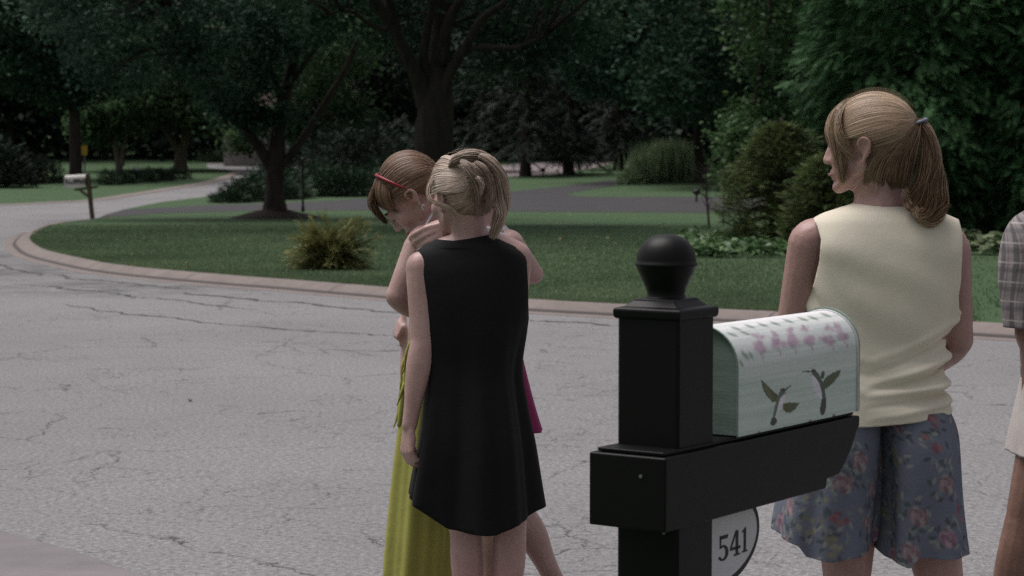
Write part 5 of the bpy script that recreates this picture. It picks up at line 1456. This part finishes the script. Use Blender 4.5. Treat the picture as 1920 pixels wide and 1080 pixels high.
garment('skirt', D, [(620, 860, 968, .13, 0), (660, 852, 976, .14, 0), (720, 842, 990, .16, 0), (770, 836, 1003, .17, 0), (806, 830, 1014, .18, 0)], M['magenta'], p, None, lambda th, t, r: .009 * t * (np.sin(8 * th) + .8 * np.sin(13 * th + 1)), 120, 8)
def print_paint(vx):
    g = np.random.default_rng(12); c = np.tile((.66, .64, .64), (len(vx), 1))
    for i in range(160):
        q = vx[g.integers(len(vx)), 3:5]; d = np.linalg.norm((vx[:, 3:5] - q) / np.array((1, 1)), axis=1); w = np.clip((.008 - d) / .003, 0, 1)[:, None]
        c = c * (1 - w) + np.array(((.03, .06, .05), (.12, .18, .16), (.05, .07, .12))[i % 3]) * w
    return c
def painted(name, rough=.8, bs=.3):
    m, nt, b = nodes(name); at = nt.nodes.new('ShaderNodeAttribute'); at.attribute_name = 'paint'
    f = noise(nt, 60, 3); nt.links.new(mixc(nt, math_(nt, 'MULTIPLY', f, .3), at.outputs['Color'], mixc(nt, 1, at.outputs['Color'], (.75, .75, .75), 'MULTIPLY')), b.inputs['Base Color'])
    b.inputs['Roughness'].default_value = rough; b.inputs['Specular IOR Level'].default_value = .2
    h_ = math_(nt, 'ADD', math_(nt, 'MULTIPLY', noise(nt, 260, 2), .35), math_(nt, 'MULTIPLY', noise(nt, 15, 3), 1.5)); bump(nt, b, h_, bs, .006)
    return m
M['print_cloth'] = painted('print_cloth')
garment('blouse', D, [(424, 892, 948, .075, 0), (436, 886, 956, .09, 0), (452, 872, 962, .11, 0), (480, 866, 962, .125, 0), (560, 865, 963, .13, 0), (640, 862, 966, .13, 0)], M['print_cloth'], p, None, None, 160, 12, paint=print_paint)
g = np.random.default_rng(203)
cap('hair_scalp', hc, A, HD, p); d0 = skull_dirs(900, g); hair_obj('hair', [sweep(A, hc, d0, np.tile(unit(np.array((0., -.9, -.5))), (len(d0), 1)), 12, g, .004, .01, 0, .3)], .0013, hc, HD, p, 7)
face_parts(hc, A, p, HD)

# ------------------------------------------------------------------ the woman in the yellow top
D = 5.13; V = lambda x, y, dy=0: P(x, y, D + dy)
p = thing('person', 'woman with a ponytail in a pale yellow sleeveless top and floral culottes, looking left', 'person', (V(1655, 900)[0], D, 0), 'women standing in the street')
A = basis((-.90, .43, -.05)); hc = V(1630, 270, 0)
mb = MB(); head(mb, hc, A)
limb(mb, [hc + A @ np.array((0, -.02, -.06)), V(1646, 350, .0), V(1655, 392, .01)], [.056, .056, .072])
limb(mb, [V(1655, 395, 0), V(1655, 450, 0), V(1655, 600, 0)], [.07, .085, .09])
for s_ in (-1, 1): limb(mb, [V(1655 + s_ * 55, 430, 0), V(1655 + s_ * 75, 520, 0), V(1652 + s_ * 55, 690, 0), V(1652 + s_ * 62, 830, 0)], [.06, .075, .075, .09])
limb(mb, [V(1650, 412, 0), V(1580, 434, 0), V(1526, 452, 0)], [.05, .048, .056]); limb(mb, [V(1660, 412, 0), V(1735, 436, 0), V(1778, 456, 0)], [.05, .045, .046])
arm(mb, V(1519, 456, 0), V(1484, 625, .03), V(1520, 700, .22), 1.10); hand(mb, V(1524, 705, .24), np.array((.6, .75, -.1)), np.array((.3, -.2, -1)), -1, .5, .95)
arm(mb, V(1783, 470, 0), V(1797, 637, .02), V(1745, 695, .24), 1.0); hand(mb, V(1740, 698, .26), np.array((-.6, .75, -.1)), np.array((-.3, -.2, -1)), 1, .5, .95)
leg(mb, V(1590, 850, 0), V(1588, 1085, 0), Wz(1590, .075, D + .03), Wz(1570, .03, D + .22), 1.12); leg(mb, V(1715, 850, 0), V(1762, 1085, 0), Wz(1770, .075, D + .03), Wz(1780, .03, D + .22), 1.12)
fuse('body', mb, SK2, p)
M['shoe_white'] = simple('shoe_white', (.6, .58, .56), None, 20, .6, .1)
shoe(p, Wz(1590, .075, D + .03), Wz(1570, .03, D + .22), M['shoe_white']); shoe(p, Wz(1770, .075, D + .03), Wz(1780, .03, D + .22), M['shoe_white'])
face_parts(hc, A, p, HD)
M['yellow_cloth'] = cloth('yellow_cloth', (.71, .65, .54), (.65, .59, .48), .85, 320, .22)
def top_fold(th, t, row):
    py = row[0]; bk = np.cos(th - math.pi)                        # th = pi faces the camera
    o = .0
    side = np.clip(np.sin(th), 0, 1)                               # right-hand side
    for y0, wd, am, sl in ((628, 8, .009, 60), (655, 7, -.010, 52), (682, 7, .020, 40), (702, 6, -.016, 30), (720, 6, .019, 16), (738, 6, -.014, 22), (755, 6, .009, 26)):
        yc = y0 - sl * (np.sin(th) - .5)
        o = o + am * np.exp(-((py - yc) / wd) ** 2) * np.clip(.25 + .9 * np.sin(th), 0, 1) * np.clip(bk + .6, 0, 1)
    for y0, wd, am in ((672, 9, .006), (700, 8, -.006), (730, 8, .006)):
        o = o + am * np.exp(-((py - (y0 + 18 * np.sin(th))) / wd) ** 2) * np.clip(-np.sin(th) + .1, 0, 1)
    arm_ = .011 * np.exp(-((py - 560) / 45) ** 2) * (np.sin(th * 9 + py * .05)) * np.abs(np.sin(th)) ** 3
    bl = .010 * np.exp(-((py - 465) / 45) ** 2) * (np.exp(-((th - math.pi - .75) / .35) ** 2) + np.exp(-((th - math.pi + .75) / .35) ** 2))
    return o + arm_ + bl + .0035 * np.sin(3 * th + py * .03) * np.sin(py * .045 + 2 * th) * np.clip((py - 430) / 60, 0, 1) + .003 * np.sin(5 * th + py * .02) * np.clip((py - 530) / 70, 0, 1)
rows = [(372, 1620, 1690, .062, .01), (384, 1598, 1708, .070, .01), (394, 1568, 1742, .080, .005), (405, 1538, 1776, .09, 0), (424, 1516, 1806, .104, 0), (470, 1508, 1812, .124, 0), (540, 1512, 1808, .13, 0), (600, 1522, 1780, .126, 0), (645, 1528, 1769, .122, 0), (690, 1526, 1768, .128, 0), (740, 1518, 1776, .14, 0), (775, 1510, 1784, .148, 0), (806, 1506, 1788, .15, 0)]
garment('top', D, rows, M['yellow_cloth'], p,
        [lambda v, x, y: y - np.interp(x, [1570, 1600, 1640, 1690, 1715, 1740], [360, 383, 388.5, 389.5, 384, 360]),
         lambda v, x, y: np.where(y < 600, x - np.interp(y, [395, 407, 425, 450, 490, 535, 580, 600], [1518, 1524, 1534, 1541, 1538, 1527, 1508, 1490]), 10.),
         lambda v, x, y: np.where(y < 640, np.interp(y, [395, 415, 440, 460, 530, 555, 580, 640], [1790, 1797, 1803, 1803, 1800, 1796, 1797, 1840]) - x, 10.),
         lambda v, x, y: v[:, 2] - np.interp(v[:, 0], [V(q, 0)[0] for q in (1500, 1620, 1700, 1785)], [P(q, r_, D - .1)[2] for q, r_ in ((1500, 801), (1620, 795), (1700, 788), (1785, 777))])],
        top_fold, 170, 14, 2.4, bind=.0022, hem_name='top_binding')
def floral(vx):
    g = np.random.default_rng(31); u, w_ = vx[:, 3], vx[:, 4]
    base = np.array((.14, .152, .2)); c = np.tile(base, (len(vx), 1)) * (1 + g.normal(0, .04, (len(vx), 1)))
    def put(mask, col):
        nonlocal c
        m = np.clip(mask, 0, 1)[:, None]; c = c * (1 - m) + np.array(col) * m
    pts = []
    tries = 0
    while len(pts) < 60 and tries < 4000:
        tries += 1; q = (g.uniform(u.min(), u.max()), g.uniform(w_.min(), w_.max()))
        if all((q[0] - k[0]) ** 2 + (q[1] - k[1]) ** 2 > .07 ** 2 for k in pts): pts.append(q)
    for i, (cu, cw) in enumerate(pts):
        sel = (np.abs(u - cu) < .09) & (np.abs(w_ - cw) < .09)
        if not sel.any(): continue
        kind = i % 4
        for j in range(14):                                        # leaf sprays, pale and dark
            a = g.uniform(0, 6.283); r_ = g.uniform(.022, .046); lu, lw = cu + r_ * math.cos(a), cw + r_ * math.sin(a); la = g.uniform(0, 3.14)
            du, dw = u - lu, w_ - lw; d = np.sqrt(((du * math.cos(la) + dw * math.sin(la)) / .011) ** 2 + ((-du * math.sin(la) + dw * math.cos(la)) / .0045) ** 2)
            put((1.1 - d) / .3 * .9, ((.028, .045, .035), (.30, .31, .27), (.04, .06, .05), (.2, .23, .19))[j % 4])
        if kind in (0, 2):
            big = g.uniform(.018, .027)
            for ring_ in range(3):
                npt = (9, 7, 4)[ring_]; rr = big * (1, .62, .3)[ring_]
                for k in range(npt):
                    a = k / npt * 6.283 + ring_ * .5 + g.normal(0, .15); pu, pw_ = cu + rr * .7 * math.cos(a), cw + rr * .7 * math.sin(a)
                    d = np.sqrt((u - pu) ** 2 + (w_ - pw_) ** 2) / (big * .42)
                    pal = ((.36, .2, .25), (.27, .10, .15), (.44, .30, .33), (.2, .05, .08)) if kind == 0 else ((.24, .10, .11), (.34, .21, .21), (.17, .06, .065), (.40, .34, .31))
                    put((1 - d) / .35 * .85, pal[(k + ring_) % 4])
        elif kind == 1:
            for k in range(8):
                pu, pw_ = cu + g.normal(0, .011), cw + g.normal(0, .02); d = np.sqrt((u - pu) ** 2 + (w_ - pw_) ** 2) / .009
                put((1 - d) / .4 * .85, ((.26, .23, .10), (.19, .165, .08), (.33, .30, .19))[k % 3])
        else:
            for k in range(6):
                pu, pw_ = cu + g.normal(0, .012), cw + g.normal(0, .012); d = np.sqrt((u - pu) ** 2 + (w_ - pw_) ** 2) / .010
                put((1 - d) / .4 * .9, ((.26, .05, .05), (.2, .04, .05), (.3, .12, .1))[k % 3])
    return base * .42 + c * .58
M['floral_cloth'] = painted('floral_cloth', .85, .3)
def cul_fold(ph):
    def f(th, t, row): return .006 * min(1, t * 2) * np.sin(3 * th + ph + 5 * t) + .012 * t ** 1.3 * (np.sin(5 * th + ph) + .6 * np.sin(8 * th + 2 * ph) + .35 * np.sin(12 * th))
    return f
hemL = lambda v, x, y: np.interp(x, [1430, 1448, 1490, 1505, 1550, 1605, 1645], [1003, 1010, 1022, 1042, 1050, 1040, 1022]) - y
hemR = lambda v, x, y: np.interp(x, [1630, 1660, 1695, 1712, 1760, 1810, 1830], [1022, 1050, 1064, 1042, 1046, 1042, 1040]) - y
cu = garment('culottes', D, [(765, 1512, 1650, .135, 0), (800, 1500, 1648, .145, 0), (850, 1484, 1647, .155, 0), (955, 1455, 1644, .16, 0), (1040, 1447, 1640, .165, 0), (1090, 1444, 1638, .165, 0)], M['floral_cloth'], p, [lambda v, x, y: v[:, 2] - np.interp(v[:, 0], [V(q, 0)[0] for q in (1440, 1490, 1505, 1550, 1605, 1645)], [P(q, r_, D - .13)[2] for q, r_ in ((1440, 1006), (1490, 1022), (1505, 1042), (1550, 1049), (1605, 1040), (1645, 1024))])], cul_fold(.4), 300, 28, 2.3, paint=floral)
garment('culotte_leg', D, [(765, 1640, 1774, .130, 0), (800, 1640, 1788, .143, 0), (850, 1641, 1797, .152, 0), (955, 1640, 1804, .155, 0), (1045, 1637, 1811, .16, 0), (1090, 1636, 1815, .16, 0)], M['floral_cloth'], cu, [lambda v, x, y: v[:, 2] - np.interp(v[:, 0], [V(q, 0)[0] for q in (1630, 1660, 1695, 1714, 1760, 1815)], [P(q, r_, D - .13)[2] for q, r_ in ((1630, 1024), (1660, 1050), (1695, 1063), (1714, 1042), (1760, 1046), (1815, 1042))])], cul_fold(2.2), 300, 28, 2.3, paint=lambda vx: floral(vx + np.array((0, 0, 0, .7, .13))))
# hair drawn back into a ponytail
g = np.random.default_rng(204)
cap('hair_scalp', hc, A, HY, p)
tie = V(1722, 229, -.045)
Td = unit(A.T @ (tie - (hc + A @ HAIR_C)))
d0 = np.vstack([line_dirs(1600, g, -.1, .12, 0), skull_dirs(2600, g)])
parts = [(sweep(A, hc, d0, np.tile(Td, (len(d0), 1)), 20, g, .004, .007, .003, .05), .00105, .25 * np.clip(d0[:, 2] * 1.5 - .1, -1.3, 1))]
dF = line_dirs(900, g, .03, .12, 0); parts.append((sweep(A, hc, dF, np.tile(Td, (len(dF), 1)), 20, g, .004, .005, .0025, .05), .001, .1))
q0 = hc + A @ hsurf(Td)
parts.append(lock([q0, V(1726, 230, -.05), V(1737, 242, -.06), V(1747, 275, -.065), V(1752, 315, -.07), V(1755, 355, -.08), V(1760, 388, -.095), V(1754, 408, -.105), V(1738, 414, -.11), V(1724, 406, -.11)], [.016, .010, .014, .021, .024, .026, .022, .017, .013, .006], 620, 44, g, (1, .8), .8))
parts.append(lock([V(1726, 234, -.045), V(1733, 255, -.06), V(1736, 290, -.075), V(1732, 325, -.085), V(1720, 352, -.09), V(1706, 366, -.09), V(1696, 358, -.085)], [.008, .013, .016, .016, .013, .009, .004], 230, 34, g, (1, .8), 1))
parts.append(lock([V(1730, 300, -.075), V(1732, 340, -.09), V(1726, 372, -.1), V(1713, 390, -.105), V(1702, 384, -.1), V(1700, 370, -.095)], [.010, .014, .014, .011, .008, .003], 150, 30, g, (1, .8), 1.4))
parts.append(lock([V(1745, 330, -.085), V(1746, 370, -.105), V(1738, 396, -.12), V(1724, 402, -.125), V(1716, 392, -.12)], [.012, .014, .013, .010, .004], 170, 30, g, (1, .8), 1.4))
# loose front hair falling past the temple
HH = lambda x, y, z: np.asarray(hc) + A @ np.array((x, y, z))
parts.append((lock([HH(-.05, .058, .085), HH(-.068, .064, .045), HH(-.071, .060, -.005), HH(-.066, .054, -.05), HH(-.058, .052, -.088)], [.010, .014, .013, .010, .005], 240, 24, g, (1, .45)), .0008))
q_ = 620; dA = unit(np.column_stack([g.uniform(-.55, .1, q_), g.uniform(.55, .95, q_), np.full(q_, .85)])); dB = unit(np.column_stack([g.uniform(-.95, -.52, q_), g.uniform(.28, .85, q_), g.uniform(-.75, -.2, q_)]))
parts.append((sweep(A, hc, dA, dB, 20, g, .012, .01, .010, .03), .0007))
q_ = 130; dA = unit(np.column_stack([g.uniform(-.3, .5, q_), g.uniform(.4, .7, q_), np.full(q_, .9)])); dB = unit(np.column_stack([g.uniform(-.3, .1, q_), np.ones(q_), g.uniform(.18, .5, q_)]))
parts.append((sweep(A, hc, dA, dB, 16, g, .012, .02, .006, .05), .0005))
for k in np.linspace(0, 15, 40):
    s0 = V(1620 + 5.6 * k, 340 + 1.0 * k + g.normal(0, 8), -.047); s1 = V(1640 + 4.9 * k, 296 - k * .3, -.082 - .012 * math.sin(k / 15 * 3.1)); s2 = V(1690 + 2 * k, 255, -.083)
    parts.append((lock([s0, s1, s2, tie], [.004, .007, .008, .006], 24, 20, g, (1, .6)), .0009, -.3))
parts.append((sweep(A, hc, d0[:110], np.tile(Td, (110, 1)), 20, g, .022, .09, .006, .2), .0003))
nape = [lock([V(1630 + k * 12 + g.normal(0, 3), 340 + g.normal(0, 5), -.052), V(1626 + k * 12 + g.normal(0, 4), 354, -.06), V(1620 + k * 12 + g.normal(0, 6), 366 + g.normal(0, 5), -.064)], [.002, .003, .002], 2, 12, g) for k in range(6)]
parts += [(n_, .0006) for n_ in nape]
parts.append((lock([V(1740, 372, -.1), V(1765, 384, -.1), V(1784, 386, -.1)], [.01, .006, .004], 10, 14, g), .0005))
hair_obj('hair', parts, .00105, hc, HY, p, 8)
M['tie'] = simple('hair_tie', (.16, .17, .22), (.1, .11, .15), 40, .35, .1)
mb = MB(); tl = unit(V(1737, 245, -.06) - V(1716, 225, -.045)); ra = unit(np.cross(tl, (0, 1, 0))); rb = np.cross(tl, ra)
tube(mb, [V(1727, 232, -.052) + (ra * math.cos(t) + rb * math.sin(t)) * .0155 + tl * .004 * math.sin(2 * t) for t in np.linspace(0, 6.283, 18)], [.0045] * 18, 7, 2); mb.build('hair_tie', M['tie'], p, True)

# ------------------------------------------------------------------ the man in plaid at the frame's edge
D = 5.75; V = lambda x, y, dy=0: P(x, y, D + dy)
p = thing('person', 'man in a grey plaid short-sleeved shirt and cream shorts, cut off by the right edge', 'person', (V(2040, 900)[0], D, 0))
A = basis((-.3, .95, -.05)); hc = V(2040, 262, .02)
mb = MB(); head(mb, hc, A)
limb(mb, [hc + A @ np.array((0, -.02, -.06)), V(2040, 345, 0), V(2040, 385, 0)], [.062, .062, .075])
for s_ in (-1, 1): limb(mb, [V(2040 + s_ * 70, 430, 0), V(2040 + s_ * 75, 520, 0), V(2040 + s_ * 62, 690, 0), V(2040 + s_ * 60, 800, 0)], [.07, .09, .09, .1])
limb(mb, [V(2040, 385, 0), V(1970, 415, 0), V(1928, 440, 0)], [.065, .062, .06]); limb(mb, [V(2040, 385, 0), V(2110, 415, 0), V(2152, 440, 0)], [.065, .062, .06])
arm(mb, V(1932, 450, 0), V(1930, 622, .0), V(1960, 690, .2), 1.1); hand(mb, V(1963, 695, .22), np.array((.6, .75, -.1)), np.array((.3, -.2, -1)), -1, .5, 1.05)
arm(mb, V(2148, 450, 0), V(2155, 622, 0), V(2150, 800, .02), 1.1); hand(mb, V(2150, 808, .02), np.array((0, 0, -1)), np.array((-1, 0, 0)), 1, .4, 1.05)
leg(mb, V(1985, 770, 0), V(1928, 960, -.02), Wz(1868, .08, D + .05), Wz(1850, .03, D + .25), 1.15); leg(mb, V(2090, 770, 0), V(2095, 985, 0), Wz(2095, .08, D), Wz(2095, .03, D + .2), 1.15)
fuse('body', mb, SK3, p)
shoe(p, Wz(1868, .08, D + .05), Wz(1850, .03, D + .25), M['shoe_white']); shoe(p, Wz(2095, .08, D), Wz(2095, .03, D + .2), M['shoe_white'])
cap('hair_scalp', hc, A, HD, p); g = np.random.default_rng(205); d0 = skull_dirs(800, g); hair_obj('hair', [sweep(A, hc, d0, unit(d0 + np.array((0, -.4, -.5))), 8, g, .004, .01)], .0012, hc, HD, p, 9)
face_parts(hc, A, p, HD)
m, nt, b = nodes('plaid_cloth'); uvn = nt.nodes.new('ShaderNodeUVMap'); sp_ = nt.nodes.new('ShaderNodeSeparateXYZ'); nt.links.new(uvn.outputs[0], sp_.inputs[0])
def stripe(o, period, w, ph=0): return ramp(nt, math_(nt, 'PINGPONG', math_(nt, 'ADD', o, ph), period / 2), [(0, (1, 1, 1)), (w, (1, 1, 1)), (w + .0012, (0, 0, 0))])
c = mixc(nt, math_(nt, 'MULTIPLY', stripe(sp_.outputs[0], .052, .008), .62), (.25, .22, .225), (.035, .035, .042))
c = mixc(nt, math_(nt, 'MULTIPLY', stripe(sp_.outputs[1], .052, .007), .5), c, (.06, .06, .07))
c = mixc(nt, math_(nt, 'MULTIPLY', stripe(sp_.outputs[0], .052, .0022, .02), .6), c, (.10, .06, .06)); c = mixc(nt, math_(nt, 'MULTIPLY', stripe(sp_.outputs[1], .052, .002, .02), .6), c, (.5, .47, .45))
nt.links.new(c, b.inputs['Base Color']); b.inputs['Roughness'].default_value = .9
bump(nt, b, noise(nt, 22, 3), .4, .008); M['plaid'] = m
sh = garment('shirt', D, [(375, 1995, 2085, .08, 0), (395, 1950, 2130, .1, 0), (420, 1915, 2165, .12, 0), (480, 1905, 2172, .14, 0), (600, 1915, 2165, .145, 0), (720, 1920, 2160, .15, 0), (790, 1918, 2162, .15, 0)], M['plaid'], p, None, folds(.006, 5, 1, .3), 120, 8)
garment('sleeve', D, [(396, 1925, 1965, .05, 0), (412, 1902, 1976, .07, 0), (440, 1886, 1980, .085, 0), (480, 1878, 1980, .09, 0), (520, 1877, 1978, .088, 0), (570, 1882, 1974, .085, 0), (613, 1888, 1972, .085, 0)], M['plaid'], sh, None, folds(.004, 4, 1.5, .1), 90, 8)
garment('sleeve', D, [(396, 2115, 2155, .05, 0), (412, 2104, 2178, .07, 0), (440, 2100, 2194, .085, 0), (520, 2102, 2203, .088, 0), (613, 2108, 2194, .085, 0)], M['plaid'], sh, None, folds(.004, 4, .5, .1), 90, 8)
M['cream_short'] = cloth('cream_short', (.52, .48, .46), (.46, .42, .40), .85, 260, .35)
so1 = garment('shorts', D, [(680, 1925, 2042, .13, 0), (740, 1916, 2040, .14, 0), (800, 1904, 2030, .135, 0), (850, 1897, 2010, .13, 0)], M['cream_short'], p, None, folds(.007, 5, .7, .1), 100, 8)
garment('shorts_leg', D, [(680, 2038, 2155, .13, 0), (740, 2036, 2160, .14, 0), (850, 2034, 2160, .135, 0)], M['cream_short'], so1, None, folds(.007, 5, 1.7, .1), 100, 8)
# ================================================================== CAMERA, LIGHT, LOOK
cam = bpy.data.cameras.new('camera'); co = bpy.data.objects.new('camera', cam); COL.objects.link(co)
co.location = (0, 0, CAMZ); co.rotation_euler = (math.pi / 2 - TILT, 0, 0)
cam.lens = F / 1920 * 36; cam.sensor_width = 36; cam.clip_end = 1000; cam.clip_start = .1
cam.dof.use_dof = True; cam.dof.focus_distance = 5.7; cam.dof.aperture_fstop = 9
SC.camera = co
SUN_DIR = np.array((-.42, .22, 1.2)); SUN_DIR /= np.linalg.norm(SUN_DIR)
elev = math.asin(SUN_DIR[2]); rot = math.atan2(SUN_DIR[0], SUN_DIR[1])
w = bpy.data.worlds.new('World'); SC.world = w; w.use_nodes = True
nt = w.node_tree; bg = nt.nodes['Background']
sky = nt.nodes.new('ShaderNodeTexSky'); sky.sky_type = 'NISHITA'; sky.sun_disc = False
sky.sun_elevation = elev; sky.sun_rotation = rot; sky.dust_density = 4; sky.air_density = 1.2; sky.ozone_density = 1.5
hs = nt.nodes.new('ShaderNodeHueSaturation'); hs.inputs['Saturation'].default_value = .22     # overcast: a nearly colourless sky
nt.links.new(sky.outputs[0], hs.inputs['Color'])
tint = nt.nodes.new('ShaderNodeMix'); tint.data_type = 'RGBA'; tint.blend_type = 'MULTIPLY'; tint.inputs[0].default_value = 1
nt.links.new(hs.outputs[0], tint.inputs[6]); tint.inputs[7].default_value = (1.0, .975, .995, 1)
nt.links.new(tint.outputs[2], bg.inputs['Color']); bg.inputs['Strength'].default_value = .075
sl = bpy.data.lights.new('sun', 'SUN'); so = bpy.data.objects.new('sun', sl); COL.objects.link(so)
sl.energy = 2.0; sl.angle = R(42); sl.color = (1, .965, .93)
so.rotation_euler = Vector(-SUN_DIR).to_track_quat('-Z', 'Y').to_euler()
vs = SC.view_settings; vs.view_transform = 'Standard'; vs.look = 'None'; vs.gamma = 1; vs.exposure = .42
SC.render.engine = 'CYCLES'
SC.cycles.use_denoising = False
SC.cycles.max_bounces = 6; SC.cycles.transparent_max_bounces = 4; SC.cycles.transmission_bounces = 3
